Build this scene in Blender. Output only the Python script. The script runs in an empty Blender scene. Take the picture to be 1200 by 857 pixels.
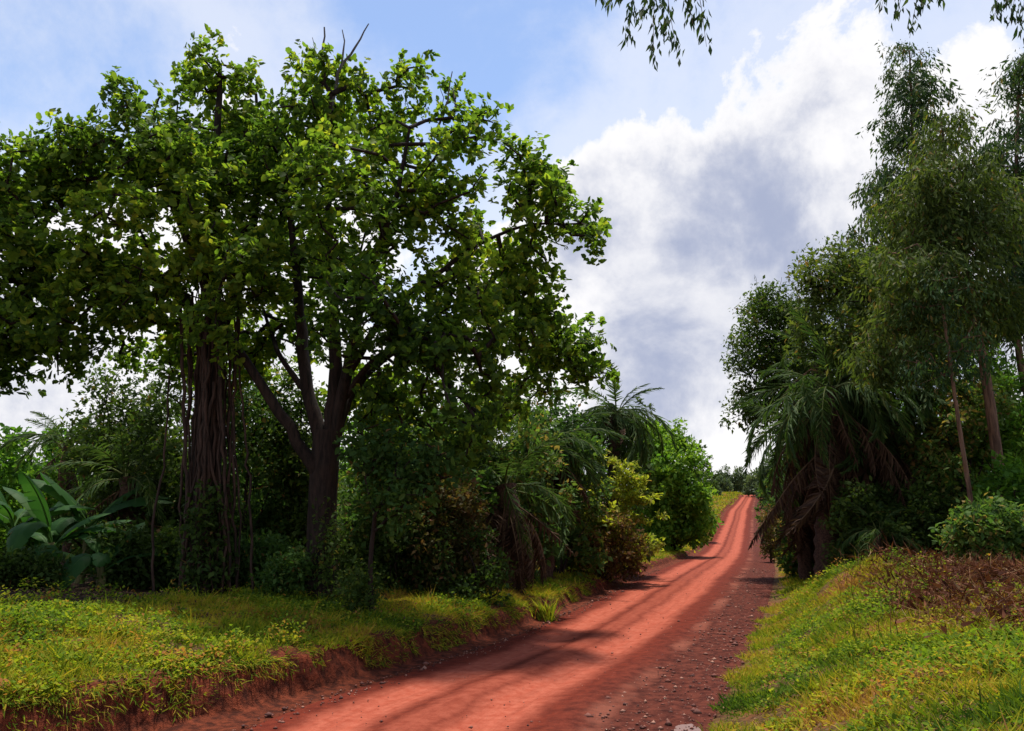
import bpy, math
import numpy as np
from mathutils import Vector

rng = np.random.default_rng(7)
SC = bpy.context.scene
COL = SC.collection

# ------------------------------------------------------------------ camera
F, CX, CY = 940.0, 600.0, 428.5            # focal length in photo pixels, picture centre
CAM = np.array([0.0, 0.0, 2.2])
PITCH = math.atan(191.5 / F)
cd = bpy.data.cameras.new("camera")
cd.sensor_width = 36.0
cd.lens = 36.0 * F / 1200.0
cd.clip_start = 0.05
cd.clip_end = 5000
cam = bpy.data.objects.new("camera", cd)
COL.objects.link(cam)
cam.location = CAM
cam.rotation_euler = (math.pi / 2 + PITCH, 0, 0)
SC.camera = cam

# ------------------------------------------------------------------ light
SUN_EL, SUN_AZ = math.radians(76), math.radians(10)     # azimuth: clockwise from +Y (straight ahead)
sd = bpy.data.lights.new("sun", 'SUN')
sd.energy = 4.2
sd.angle = math.radians(4.5)
sd.color = (1.0, 0.94, 0.84)
sun = bpy.data.objects.new("sun", sd)
COL.objects.link(sun)
sdir = Vector((math.sin(SUN_AZ) * math.cos(SUN_EL), math.cos(SUN_AZ) * math.cos(SUN_EL), math.sin(SUN_EL)))
sun.rotation_euler = sdir.to_track_quat('Z', 'Y').to_euler()
sun.location = (30, 40, 60)

SC.view_settings.view_transform = 'Standard'
SC.view_settings.look = 'None'
SC.view_settings.exposure = 0.7
SC.view_settings.gamma = 1.0
SC.render.engine = 'CYCLES'
SC.cycles.max_bounces = 5
SC.cycles.diffuse_bounces = 3
SC.cycles.glossy_bounces = 2
SC.cycles.transmission_bounces = 4
SC.cycles.transparent_max_bounces = 4
SC.cycles.caustics_reflective = False
SC.cycles.caustics_refractive = False
SC.cycles.sample_clamp_indirect = 6.0
SC.cycles.use_denoising = True


def P(px, py, Y):
    """point at forward distance Y that the photo shows at pixel (px, py)"""
    c, s = math.cos(PITCH), math.sin(PITCH)
    x, y = (px - CX) / F, (CY - py) / F
    d = np.array([x, c - y * s, s + y * c])
    return CAM + d * (Y / d[1])


def pix_dir(px, py):
    d = P(px, py, 1.0) - CAM
    return d / np.linalg.norm(d)


def row_of(Y, z):
    c, s = math.cos(PITCH), math.sin(PITCH)
    dz = z - CAM[2]
    return CY - F * (-Y * s + dz * c) / (Y * c + dz * s)


# ------------------------------------------------------------------ node helpers
class NT:
    def __init__(self, tree):
        self.t = tree
        tree.nodes.clear()

    def n(self, kind, **kw):
        nd = self.t.nodes.new(kind)
        for k, v in kw.items():
            setattr(nd, k, v)
        return nd

    def l(self, a, b):
        self.t.links.new(a, b)

    def val(self, sock, v):
        if hasattr(v, 'default_value') or hasattr(v, 'is_linked'):
            self.l(v, sock)
        else:
            sock.default_value = v

    def math(self, op, a, b=0.0, c=None, clamp=False):
        nd = self.n('ShaderNodeMath', operation=op, use_clamp=clamp)
        self.val(nd.inputs[0], a)
        self.val(nd.inputs[1], b)
        if c is not None:
            self.val(nd.inputs[2], c)
        return nd.outputs[0]

    def mix(self, fac, a, b, blend='MIX'):
        nd = self.n('ShaderNodeMix', data_type='RGBA', blend_type=blend)
        self.val(nd.inputs[0], fac)
        for s, v in ((nd.inputs[6], a), (nd.inputs[7], b)):
            if isinstance(v, tuple):
                s.default_value = (*v[:3], 1)
            else:
                self.l(v, s)
        return nd.outputs[2]

    def ramp(self, x, lo, hi, o0=0.0, o1=1.0, smooth=True):
        nd = self.n('ShaderNodeMapRange', interpolation_type='SMOOTHSTEP' if smooth else 'LINEAR')
        self.val(nd.inputs[0], x)
        for i, v in enumerate((lo, hi, o0, o1)):
            nd.inputs[i + 1].default_value = v
        return nd.outputs[0]

    def noise(self, vec, scale, detail=4, rough=0.55, dist=0.0):
        nd = self.n('ShaderNodeTexNoise')
        if vec is not None:
            self.l(vec, nd.inputs['Vector'])
        nd.inputs['Scale'].default_value = scale
        nd.inputs['Detail'].default_value = detail
        nd.inputs['Roughness'].default_value = rough
        nd.inputs['Distortion'].default_value = dist
        return nd.outputs[0]

    def dot(self, vec, v):
        nd = self.n('ShaderNodeVectorMath', operation='DOT_PRODUCT')
        self.l(vec, nd.inputs[0])
        nd.inputs[1].default_value = tuple(float(q) for q in v)
        return nd.outputs['Value']

    def colramp(self, x, stops):
        nd = self.n('ShaderNodeValToRGB')
        self.l(x, nd.inputs[0])
        e = nd.color_ramp.elements
        while len(e) < len(stops):
            e.new(0.5)
        for q, (p, c) in zip(e, stops):
            q.position = p
            q.color = (*c, 1)
        return nd.outputs[0]

    def attr(self, name):
        nd = self.n('ShaderNodeAttribute', attribute_name=name)
        return nd


# ------------------------------------------------------------------ sky
def build_world():
    w = bpy.data.worlds.new("World")
    SC.world = w
    w.use_nodes = True
    g = NT(w.node_tree)
    sky = g.n('ShaderNodeTexSky', sky_type='NISHITA', sun_disc=False)
    sky.sun_elevation = SUN_EL
    sky.sun_rotation = SUN_AZ
    sky.altitude = 1100
    sky.air_density = 1.0
    sky.dust_density = 0.8
    sky.ozone_density = 1.4
    bg = g.n('ShaderNodeBackground')
    g.l(sky.outputs[0], bg.inputs[0])
    bg.inputs[1].default_value = 0.135
    tc = g.n('ShaderNodeTexCoord')
    d = tc.outputs['Generated']
    sep = g.n('ShaderNodeSeparateXYZ')
    g.l(d, sep.inputs[0])
    el = sep.outputs['Z']
    # cloud field on a sheet above the ground
    h = g.math('MAXIMUM', g.math('ADD', el, 0.10), 0.06)
    px = g.math('DIVIDE', sep.outputs['X'], h)
    py = g.math('DIVIDE', sep.outputs['Y'], h)
    cb = g.n('ShaderNodeCombineXYZ')
    g.l(px, cb.inputs[0]); g.l(py, cb.inputs[1])
    cb.inputs[2].default_value = 3.7
    sheet = cb.outputs[0]
    n1 = g.noise(d, 3.1, 10, 0.63, 0.25)
    n2 = g.noise(d, 8.0, 10, 0.66, 0.15)
    n3 = g.noise(sheet, 1.1, 5, 0.55, 0.3)
    low = g.ramp(el, 0.20, 0.60, 0.24, -0.22)
    mass = g.ramp(g.dot(d, pix_dir(905, 235)), math.cos(math.radians(22)), math.cos(math.radians(7)), 0.0, 0.36)
    gap = g.ramp(g.dot(d, pix_dir(640, -30)), math.cos(math.radians(20)), math.cos(math.radians(6)), 0.0, -0.20)
    gap2 = g.ramp(g.dot(d, pix_dir(60, 110)), math.cos(math.radians(9)), math.cos(math.radians(3)), 0.0, -0.16)
    wisp = g.ramp(g.dot(d, pix_dir(170, 20)), math.cos(math.radians(17)), math.cos(math.radians(4)), 0.0, 0.12)
    cov = g.math('ADD', g.math('MULTIPLY', n1, 0.95), g.math('MULTIPLY', n2, 0.46))
    cov = g.math('ADD', cov, g.math('MULTIPLY', n3, 0.17))
    for q in (low, mass, gap, gap2, wisp):
        cov = g.math('ADD', cov, q)
    alpha = g.ramp(cov, 0.79, 0.93)
    veil = g.ramp(cov, 0.45, 0.85, 0.05, 0.55)
    alpha = g.math('MAXIMUM', alpha, veil)
    # thick parts turn blue-grey, thin rims stay white
    m1 = g.noise(d, 5.5, 10, 0.60, 0.2)
    core = g.ramp(g.dot(d, pix_dir(855, 255)), math.cos(math.radians(15)), math.cos(math.radians(3)), 0.0, 0.36)
    thick = g.math('ADD', g.ramp(cov, 0.94, 1.40, 0.0, 0.75), g.math('ADD', core, g.ramp(m1, 0.32, 0.68, -0.75, 0.60)))
    thick = g.math('MULTIPLY', g.ramp(thick, -0.35, 1.5), g.ramp(cov, 0.86, 1.10), clamp=True)
    col = g.mix(thick, (1.0, 0.99, 1.0), (0.40, 0.45, 0.615))
    em = g.n('ShaderNodeBackground')
    g.l(col, em.inputs[0])
    em.inputs[1].default_value = 0.64
    mx = g.n('ShaderNodeMixShader')
    g.l(alpha, mx.inputs[0]); g.l(bg.outputs[0], mx.inputs[1]); g.l(em.outputs[0], mx.inputs[2])
    out = g.n('ShaderNodeOutputWorld')
    g.l(mx.outputs[0], out.inputs[0])


build_world()


# ------------------------------------------------------------------ materials
def new_mat(name):
    m = bpy.data.materials.new(name)
    m.use_nodes = True
    return m, NT(m.node_tree)


def leaf_mat(name, stops, trans=0.42, rough=0.65, tcol=1.35, spec=0.10):
    """stops: colours over the per-leaf random value"""
    m, g = new_mat(name)
    a = g.attr('rnd')
    col = g.colramp(a.outputs['Fac'], stops)
    pr = g.n('ShaderNodeBsdfPrincipled')
    g.l(col, pr.inputs['Base Color'])
    pr.inputs['Roughness'].default_value = rough
    pr.inputs['Specular IOR Level'].default_value = spec
    tr = g.n('ShaderNodeBsdfTranslucent')
    tint = g.mix(1.0, col, (tcol * 1.15, tcol * 1.2, tcol * 0.55), 'MULTIPLY')
    g.l(tint, tr.inputs[0])
    mx = g.n('ShaderNodeMixShader')
    mx.inputs[0].default_value = trans
    g.l(pr.outputs[0], mx.inputs[1]); g.l(tr.outputs[0], mx.inputs[2])
    out = g.n('ShaderNodeOutputMaterial')
    g.l(mx.outputs[0], out.inputs[0])
    return m


def bark_mat(name, dark, light, scale=6.0, stretch=0.18, bump=0.6):
    m, g = new_mat(name)
    tc = g.n('ShaderNodeTexCoord')
    mp = g.n('ShaderNodeMapping')
    g.l(tc.outputs['Object'], mp.inputs[0])
    mp.inputs['Scale'].default_value = (1, 1, stretch)
    n1 = g.noise(mp.outputs[0], scale * 2.2, 7, 0.65, 0.4)
    n2 = g.noise(tc.outputs['Object'], 1.3, 4, 0.6)
    f = g.ramp(n1, 0.32, 0.70)
    col = g.mix(f, dark, light)
    moss = g.ramp(n2, 0.52, 0.72, 0, 0.55)
    col = g.mix(moss, col, tuple(0.5 * (a + b) * c for a, b, c in zip(dark, light, (1.5, 1.25, 0.9))))
    pr = g.n('ShaderNodeBsdfPrincipled')
    g.l(col, pr.inputs['Base Color'])
    pr.inputs['Roughness'].default_value = 0.9
    pr.inputs['Specular IOR Level'].default_value = 0.2
    b = g.n('ShaderNodeBump')
    b.inputs['Strength'].default_value = bump
    b.inputs['Distance'].default_value = 0.05
    g.l(n1, b.inputs['Height'])
    g.l(b.outputs[0], pr.inputs['Normal'])
    out = g.n('ShaderNodeOutputMaterial')
    g.l(pr.outputs[0], out.inputs[0])
    return m


MAT = {}
MAT['leaf_big'] = leaf_mat('broad leaf', [(0, (0.028, 0.058, 0.012)), (0.45, (0.080, 0.140, 0.018)), (0.8, (0.160, 0.220, 0.024)), (1, (0.26, 0.27, 0.03))], 0.52, tcol=1.8)
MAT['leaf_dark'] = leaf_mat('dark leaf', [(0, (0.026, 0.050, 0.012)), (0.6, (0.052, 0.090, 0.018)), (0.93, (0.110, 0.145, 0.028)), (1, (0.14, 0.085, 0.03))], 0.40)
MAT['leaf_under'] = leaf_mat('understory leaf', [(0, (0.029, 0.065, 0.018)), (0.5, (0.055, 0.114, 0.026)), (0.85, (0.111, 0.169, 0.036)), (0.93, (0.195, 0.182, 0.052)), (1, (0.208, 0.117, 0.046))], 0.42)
MAT['leaf_rust'] = leaf_mat('rusty leaf', [(0, (0.050, 0.055, 0.018)), (0.4, (0.080, 0.060, 0.022)), (0.75, (0.13, 0.055, 0.028)), (1, (0.15, 0.12, 0.03))], 0.42)
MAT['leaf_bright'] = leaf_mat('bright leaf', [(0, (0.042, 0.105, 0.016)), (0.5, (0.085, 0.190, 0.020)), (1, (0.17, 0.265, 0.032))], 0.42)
MAT['leaf_yellow'] = leaf_mat('yellow green leaf', [(0, (0.10, 0.13, 0.02)), (0.4, (0.19, 0.22, 0.025)), (0.8, (0.28, 0.27, 0.035)), (1, (0.28, 0.15, 0.06))], 0.5, tcol=1.6)
MAT['leaf_euc'] = leaf_mat('gum leaf', [(0, (0.020, 0.045, 0.018)), (0.5, (0.038, 0.075, 0.024)), (0.88, (0.075, 0.110, 0.030)), (1, (0.15, 0.10, 0.035))], 0.36, 0.65, spec=.12)
MAT['leaf_euc_light'] = leaf_mat('olive gum leaf', [(0, (0.035, 0.060, 0.016)), (0.5, (0.072, 0.105, 0.022)), (0.85, (0.12, 0.145, 0.03)), (1, (0.17, 0.105, 0.035))], 0.42, 0.65, spec=.12)
MAT['leaf_hazed'] = leaf_mat('hazed far leaf', [(0, (0.045, 0.070, 0.040)), (0.6, (0.075, 0.110, 0.052)), (1, (0.12, 0.15, 0.065))], 0.3)  # greyed green: distance haze put into the leaf colour, no air is built
MAT['frond'] = leaf_mat('palm frond', [(0, (0.025, 0.055, 0.017)), (0.6, (0.052, 0.094, 0.024)), (1, (0.127, 0.144, 0.046))], 0.38, 0.7, 1.2, 0.12)
MAT['frond_dead'] = leaf_mat('dead palm frond', [(0, (0.025, 0.014, 0.010)), (0.5, (0.053, 0.028, 0.018)), (1, (0.119, 0.072, 0.043))], 0.25, 0.8, 1.0, 0.1)
MAT['banana'] = leaf_mat('banana leaf', [(0, (0.015, 0.051, 0.014)), (0.6, (0.025, 0.081, 0.017)), (1, (0.060, 0.136, 0.025))], 0.4, 0.6, spec=.15)
MAT['banana_stem'] = bark_mat('banana stem', (0.06, 0.075, 0.03), (0.16, 0.14, 0.06), 5, 0.1, 0.3)
MAT['grass'] = leaf_mat('grass blade', [(0, (0.040, 0.085, 0.012)), (0.35, (0.125, 0.190, 0.014)), (0.65, (0.29, 0.285, 0.022)), (0.85, (0.40, 0.28, 0.035)), (1, (0.33, 0.17, 0.055))], 0.40, 0.85, 1.1, 0.06)
MAT['weed'] = leaf_mat('weed leaf', [(0, (0.050, 0.095, 0.014)), (0.5, (0.140, 0.210, 0.018)), (0.8, (0.30, 0.30, 0.025)), (1, (0.32, 0.14, 0.045))], 0.45, 0.85, 1.3, 0.08)
MAT['straw'] = leaf_mat('dry brush', [(0, (0.035, 0.012, 0.008)), (0.5, (0.095, 0.031, 0.016)), (0.88, (0.18, 0.068, 0.033)), (1, (0.36, 0.24, 0.13))], 0.2, 0.8, 1.0, 0.1)
MAT['litter'] = leaf_mat('fallen leaf', [(0, (0.05, 0.026, 0.018)), (0.5, (0.11, 0.055, 0.032)), (1, (0.21, 0.12, 0.06))], 0.1, 0.8, 1.0, 0.1)
MAT['bark_dark'] = bark_mat('dark bark', (0.008, 0.006, 0.005), (0.036, 0.022, 0.017))
MAT['bark_grey'] = bark_mat('grey bark', (0.05, 0.045, 0.04), (0.17, 0.15, 0.13))
MAT['bark_euc'] = bark_mat('gum bark', (0.055, 0.030, 0.020), (0.22, 0.125, 0.08), 5, 0.12)
MAT['bark_palm'] = bark_mat('palm bark', (0.028, 0.018, 0.015), (0.12, 0.065, 0.045), 8, 0.9, 1.0)
MAT['vine'] = bark_mat('vine', (0.014, 0.010, 0.008), (0.070, 0.040, 0.030), 9, 0.1, 0.3)
MAT['deadwood'] = bark_mat('dead wood', (0.045, 0.04, 0.042), (0.13, 0.115, 0.11), 8, 0.1, 0.3)


def soil_mat():
    m, g = new_mat('soil')
    tc = g.n('ShaderNodeTexCoord')
    ob = tc.outputs['Object']
    a = g.attr('cover')                       # 0 bare red cut, 1 grown over, 2 forest floor
    n1 = g.noise(ob, 0.8, 6, 0.6)
    n2 = g.noise(ob, 7.0, 7, 0.65)
    n3 = g.noise(ob, 45.0, 4, 0.6)
    red = g.mix(g.ramp(n2, 0.35, 0.68), (0.045, 0.012, 0.007), (0.175, 0.040, 0.018))
    grn = g.mix(g.ramp(n2, 0.36, 0.66), (0.055, 0.030, 0.014), (0.150, 0.090, 0.030))
    grn = g.mix(g.ramp(n1, 0.50, 0.64, 0, 0.85), grn, (0.22, 0.080, 0.030))
    hum = g.mix(g.ramp(n2, 0.35, 0.7), (0.028, 0.018, 0.012), (0.085, 0.050, 0.030))
    af = g.math('ADD', a.outputs['Fac'], g.math('MULTIPLY', g.math('SUBTRACT', n2, 0.5), 0.8))
    c = g.mix(g.ramp(af, 0.25, 0.75), red, grn)
    c = g.mix(g.ramp(af, 1.3, 1.8), c, hum)
    pr = g.n('ShaderNodeBsdfPrincipled')
    g.l(c, pr.inputs['Base Color'])
    pr.inputs['Roughness'].default_value = 0.95
    pr.inputs['Specular IOR Level'].default_value = 0.1
    b = g.n('ShaderNodeBump')
    b.inputs['Strength'].default_value = 0.9
    b.inputs['Distance'].default_value = 0.10
    g.l(g.math('ADD', n2, g.math('MULTIPLY', n3, 0.35)), b.inputs['Height'])
    g.l(b.outputs[0], pr.inputs['Normal'])
    out = g.n('ShaderNodeOutputMaterial')
    g.l(pr.outputs[0], out.inputs[0])
    return m


def road_mat():
    m, g = new_mat('red dirt road')
    tc = g.n('ShaderNodeTexCoord')
    ob = tc.outputs['Object']
    u = g.attr('across').outputs['Fac']         # 0 left edge .. 1 right edge
    al = g.attr('along').outputs['Fac']
    cb = g.n('ShaderNodeCombineXYZ')
    g.l(g.math('MULTIPLY', u, 5.6), cb.inputs[0])
    g.l(g.math('MULTIPLY', al, 0.05), cb.inputs[1])
    st = g.noise(cb.outputs[0], 2.6, 5, 0.6, 0.25)      # streaks drawn out by the wheels
    fine = g.noise(cb.outputs[0], 9.0, 6, 0.7, 0.1)
    n1 = g.noise(ob, 0.55, 5, 0.6)
    n2 = g.noise(ob, 6.0, 7, 0.65)
    n3 = g.noise(ob, 38.0, 5, 0.65)
    uw = g.math('ADD', u, g.math('MULTIPLY', g.math('SUBTRACT', n1, 0.5), 0.10))

    def band(c, w):
        return g.ramp(g.math('ABSOLUTE', g.math('SUBTRACT', uw, c)), w, w * 0.25)
    tracks = g.math('MAXIMUM', g.math('MAXIMUM', band(0.20, 0.11), band(0.49, 0.12)), g.math('MULTIPLY', band(0.36, 0.07), 0.55))
    tracks = g.math('MULTIPLY', tracks, g.ramp(fine, 0.28, 0.62, 0.68, 1.0))
    base = g.mix(g.ramp(n2, 0.3, 0.7), (0.072, 0.013, 0.008), (0.135, 0.023, 0.012))
    dust = g.mix(g.ramp(n2, 0.25, 0.75), (0.265, 0.052, 0.028), (0.350, 0.098, 0.060))
    loose = g.mix(g.ramp(n2, 0.32, 0.66), (0.034, 0.009, 0.007), (0.105, 0.028, 0.018))
    right = g.ramp(g.math('ADD', uw, g.math('MULTIPLY', g.math('SUBTRACT', st, 0.5), 0.12)), 0.60, 0.78)
    c = g.mix(right, base, loose)
    pale = g.math('MULTIPLY', g.ramp(g.math('ABSOLUTE', g.math('SUBTRACT', uw, 0.73)), 0.05, 0.01), g.ramp(n1, 0.4, 0.65))
    c = g.mix(tracks, c, dust)
    c = g.mix(g.math('MULTIPLY', pale, 0.5), c, (0.25, 0.085, 0.055))
    c = g.mix(g.ramp(n3, 0.56, 0.72, 0, 0.55), c, (0.085, 0.022, 0.014))
    c = g.mix(g.ramp(g.noise(ob, 90.0, 3, 0.6), 0.60, 0.74, 0, 0.35), c, (0.40, 0.17, 0.12))
    pr = g.n('ShaderNodeBsdfPrincipled')
    g.l(c, pr.inputs['Base Color'])
    pr.inputs['Roughness'].default_value = 0.95
    pr.inputs['Specular IOR Level'].default_value = 0.05
    b = g.n('ShaderNodeBump')
    b.inputs['Strength'].default_value = 0.7
    b.inputs['Distance'].default_value = 0.025
    hgt = g.math('ADD', g.math('MULTIPLY', n2, g.ramp(right, 0, 1, 0.45, 1.3)), g.math('MULTIPLY', n3, g.ramp(right, 0, 1, 0.2, 0.9)))
    g.l(g.math('ADD', hgt, g.math('MULTIPLY', fine, 0.06)), b.inputs['Height'])
    g.l(b.outputs[0], pr.inputs['Normal'])
    out = g.n('ShaderNodeOutputMaterial')
    g.l(pr.outputs[0], out.inputs[0])
    return m


MAT['soil'] = soil_mat()
MAT['road'] = road_mat()


def stone_mat():
    m, g = new_mat('clod')
    a = g.attr('rnd')
    c = g.colramp(a.outputs['Fac'], [(0, (0.055, 0.016, 0.011)), (0.65, (0.15, 0.045, 0.028)), (1, (0.32, 0.16, 0.11))])
    pr = g.n('ShaderNodeBsdfPrincipled')
    g.l(c, pr.inputs['Base Color'])
    pr.inputs['Roughness'].default_value = 0.9
    out = g.n('ShaderNodeOutputMaterial')
    g.l(pr.outputs[0], out.inputs[0])
    return m


MAT['clod'] = stone_mat()


def puddle_mat():
    m, g = new_mat('muddy water')
    tc = g.n('ShaderNodeTexCoord')
    n = g.noise(tc.outputs['Object'], 9, 5, 0.6)
    pr = g.n('ShaderNodeBsdfPrincipled')
    g.l(g.mix(n, (0.12, 0.055, 0.042), (0.24, 0.14, 0.115)), pr.inputs['Base Color'])
    pr.inputs['Roughness'].default_value = 0.3
    pr.inputs['Specular IOR Level'].default_value = 0.4
    out = g.n('ShaderNodeOutputMaterial')
    g.l(pr.outputs[0], out.inputs[0])
    return m


MAT['puddle'] = puddle_mat()


# ------------------------------------------------------------------ mesh helpers
def mesh_from(name, V, quads=None, tris=None, mat=None, face_attr=None, vert_attr=None, smooth=False):
    me = bpy.data.meshes.new(name)
    V = np.asarray(V, dtype=np.float32)
    nq = 0 if quads is None else len(quads)
    nt = 0 if tris is None else len(tris)
    me.vertices.add(len(V))
    me.vertices.foreach_set('co', V.ravel())
    idx = []
    if nq:
        idx.append(np.asarray(quads, dtype=np.int32).ravel())
    if nt:
        idx.append(np.asarray(tris, dtype=np.int32).ravel())
    idx = np.concatenate(idx)
    me.loops.add(len(idx))
    me.loops.foreach_set('vertex_index', idx)
    me.polygons.add(nq + nt)
    starts = np.concatenate([np.arange(nq) * 4, nq * 4 + np.arange(nt) * 3]).astype(np.int32)
    me.polygons.foreach_set('loop_start', starts)
    if smooth:
        me.polygons.foreach_set('use_smooth', np.ones(nq + nt, dtype=bool))
    me.update(calc_edges=True)
    for k, v in (face_attr or {}).items():
        at = me.attributes.new(k, 'FLOAT', 'FACE')
        at.data.foreach_set('value', np.asarray(v, dtype=np.float32))
    for k, v in (vert_attr or {}).items():
        at = me.attributes.new(k, 'FLOAT', 'POINT')
        at.data.foreach_set('value', np.asarray(v, dtype=np.float32))
    if mat is not None:
        me.materials.append(mat)
    return me


def add(name, me, parent=None, loc=None, label=None, category=None, group=None, kind=None):
    o = bpy.data.objects.new(name, me)
    COL.objects.link(o)
    if parent is not None:
        o.parent = parent
    if loc is not None:
        o.location = loc
    for k, v in (('label', label), ('category', category), ('group', group), ('kind', kind)):
        if v:
            o[k] = v
    return o


def unit(v):
    return v / np.maximum(np.linalg.norm(v, axis=-1, keepdims=True), 1e-9)


def snoise(p, scale, seed, octaves=3):
    """cheap smooth noise, about -1..1"""
    r = np.random.default_rng(seed)
    out = np.zeros(p.shape[:-1])
    amp, tot = 1.0, 0.0
    for o in range(octaves):
        acc = np.zeros_like(out)
        for k in range(5):
            d = r.normal(size=p.shape[-1])
            d /= np.linalg.norm(d)
            acc += np.sin(p @ d * scale * r.uniform(0.7, 1.5) + r.uniform(0, 6.28))
        out += amp * acc / 2.6
        tot += amp
        amp *= 0.5
        scale *= 2.1
    return np.clip(out / tot, -1.3, 1.3)


# ------------------------------------------------------------------ lie of the land
YY = np.linspace(-60, 900, 9601)


def smooth1(y, k):
    ker = np.hanning(k); ker /= ker.sum()
    return np.convolve(np.pad(y, k // 2, mode='edge'), ker, 'valid')[:len(y)]


prof = np.array([(-60, 0), (10, 0), (15.5, .03), (23.6, .18), (39, .33), (60, .42), (73, .65), (85, 1.15), (107, 3.1), (122, 4.7), (150, 7.2), (180, 9.6), (200, 10.4), (240, 10.6), (320, 9), (900, 2)])
ZR = smooth1(np.interp(YY, prof[:, 0], prof[:, 1]), 121)


def road_tables():
    L = np.array([(582, 870), (590, 861), (599, 850), (611, 845), (634, 832), (648, 821), (655, 806), (664, 780), (677, 750), (690, 724), (702, 700), (730, 640), (747, 600), (772, 525), (817, 375), (840, 300), (857, 245)])
    R = np.array([(582, 890), (601, 894), (618, 896), (645, 900), (655, 907), (668, 911), (685, 909), (699, 906), (753, 886), (797, 870), (857, 842)])
    ys = np.array([8.6, 9.2, 10, 11, 12.3, 14, 16, 18.5, 21, 24, 28, 33, 39, 46, 55, 65, 76, 88, 100, 112, 125, 140, 155, 170])
    z = np.interp(ys, YY, ZR)
    c, s = math.cos(PITCH), math.sin(PITCH)
    rows = np.array([row_of(y, q) for y, q in zip(ys, z)])
    dep = ys * c + (z - 2.2) * s
    xl = (np.interp(rows, L[:, 0], L[:, 1]) - CX) / F * dep
    xr = (np.interp(rows, R[:, 0], R[:, 1]) - CX) / F * dep
    w = np.clip(xr - xl, 4.6, 7.0)
    mid = (xl + xr) / 2
    far = ys > 60
    mid = np.where(far, mid, mid)
    # run on straight in front of and past the measured stretch
    m0 = (mid[6] - mid[0]) / (ys[6] - ys[0])
    m1 = (mid[-1] - mid[-4]) / (ys[-1] - ys[-4])
    ys2 = np.concatenate([[-60], ys, [900]])
    mid2 = np.concatenate([[mid[0] + m0 * (-60 - ys[0])], mid, [mid[-1] + m1 * (900 - ys[-1])]])
    w2 = np.concatenate([[w[0]], w, [5.2]])
    return smooth1(np.interp(YY, ys2, mid2), 41), smooth1(np.interp(YY, ys2, w2), 81)


XM, WR = road_tables()


def road_at(y):
    m = np.interp(y, YY, XM); w = np.interp(y, YY, WR)
    return m - w / 2, m + w / 2, np.interp(y, YY, ZR)


HL_U = [0, 0.34, 0.52, 0.72, 1.2, 2.5, 4.5, 8, 400]
HL_H = [0, 0.04, 0.48, 0.58, 0.65, 0.80, 1.00, 1.15, 1.6]
HR_U = [0, 0.3, 0.9, 1.6, 2.6, 3.6, 5.0, 7.0, 12, 400]
HR_H = [0, 0.06, 0.30, 0.64, 0.92, 1.06, 1.14, 1.22, 1.30, 1.5]


def ground_z(x, y):
    x = np.asarray(x, dtype=float); y = np.asarray(y, dtype=float)
    xl, xr, z = road_at(y)
    p = np.stack([x, y], -1)
    wob = snoise(p, 1.6, 11, 3)
    big = snoise(p, 0.35, 12, 2)
    ul, ur = xl - x, x - xr
    kl = np.interp(y, [-60, 12, 20, 30, 60, 900], [1, 1, 0.72, 0.6, 0.5, 0.5])
    kr = np.interp(y, [-60, 16, 24, 32, 60, 900], [1, 1, 0.85, 0.55, 0.5, 0.5])
    ul = ul - np.interp(y, [-60, 4, 6, 8, 9.5, 11], [3.6, 3.5, 2.7, 1.4, .45, 0])     # the cut bank swings away from the road here
    ul2 = ul + np.clip(ul * 2, 0, 1) * (0.16 * snoise(p, 1.1, 13, 3))
    hl = np.interp(np.maximum(ul2, 0), HL_U, HL_H) * kl
    hr = np.interp(np.maximum(ur, 0), HR_U, HR_H) * kr
    sl = np.clip((ul - 0.5) / 1.2, 0, 1); sr = np.clip((ur - 0.3) / 1.5, 0, 1)
    h = np.where(x < xl, hl + sl * (0.06 * wob + 0.09 * big + 0.05 * snoise(p, 4.2, 14, 2)), np.where(ur > 0, hr + sr * (0.09 * wob + 0.08 * big + 0.06 * snoise(p, 4.0, 15, 2)), 0.0))
    # heap of cut dry brush and soil on the right verge
    h = h + 0.16 * np.exp(-(((x - 7.6) / 2.2) ** 2 + ((y - 13.8) / 2.4) ** 2)) * (ur > 0)
    h = h + 0.55 * np.exp(-(((x - 7.4) / 1.2) ** 2 + ((y - 17.2) / 2.2) ** 2)) * np.clip(ur / 1.3, 0, 1)
    return z + h


def on_ground(px, Y):
    """ground point at forward distance Y seen in picture column px"""
    z = 1.0
    for _ in range(8):
        dep = Y * math.cos(PITCH) + (z - 2.2) * math.sin(PITCH)
        x = (px - CX) / F * dep
        z = float(ground_z(x, Y))
    return np.array([x, Y, z])


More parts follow.
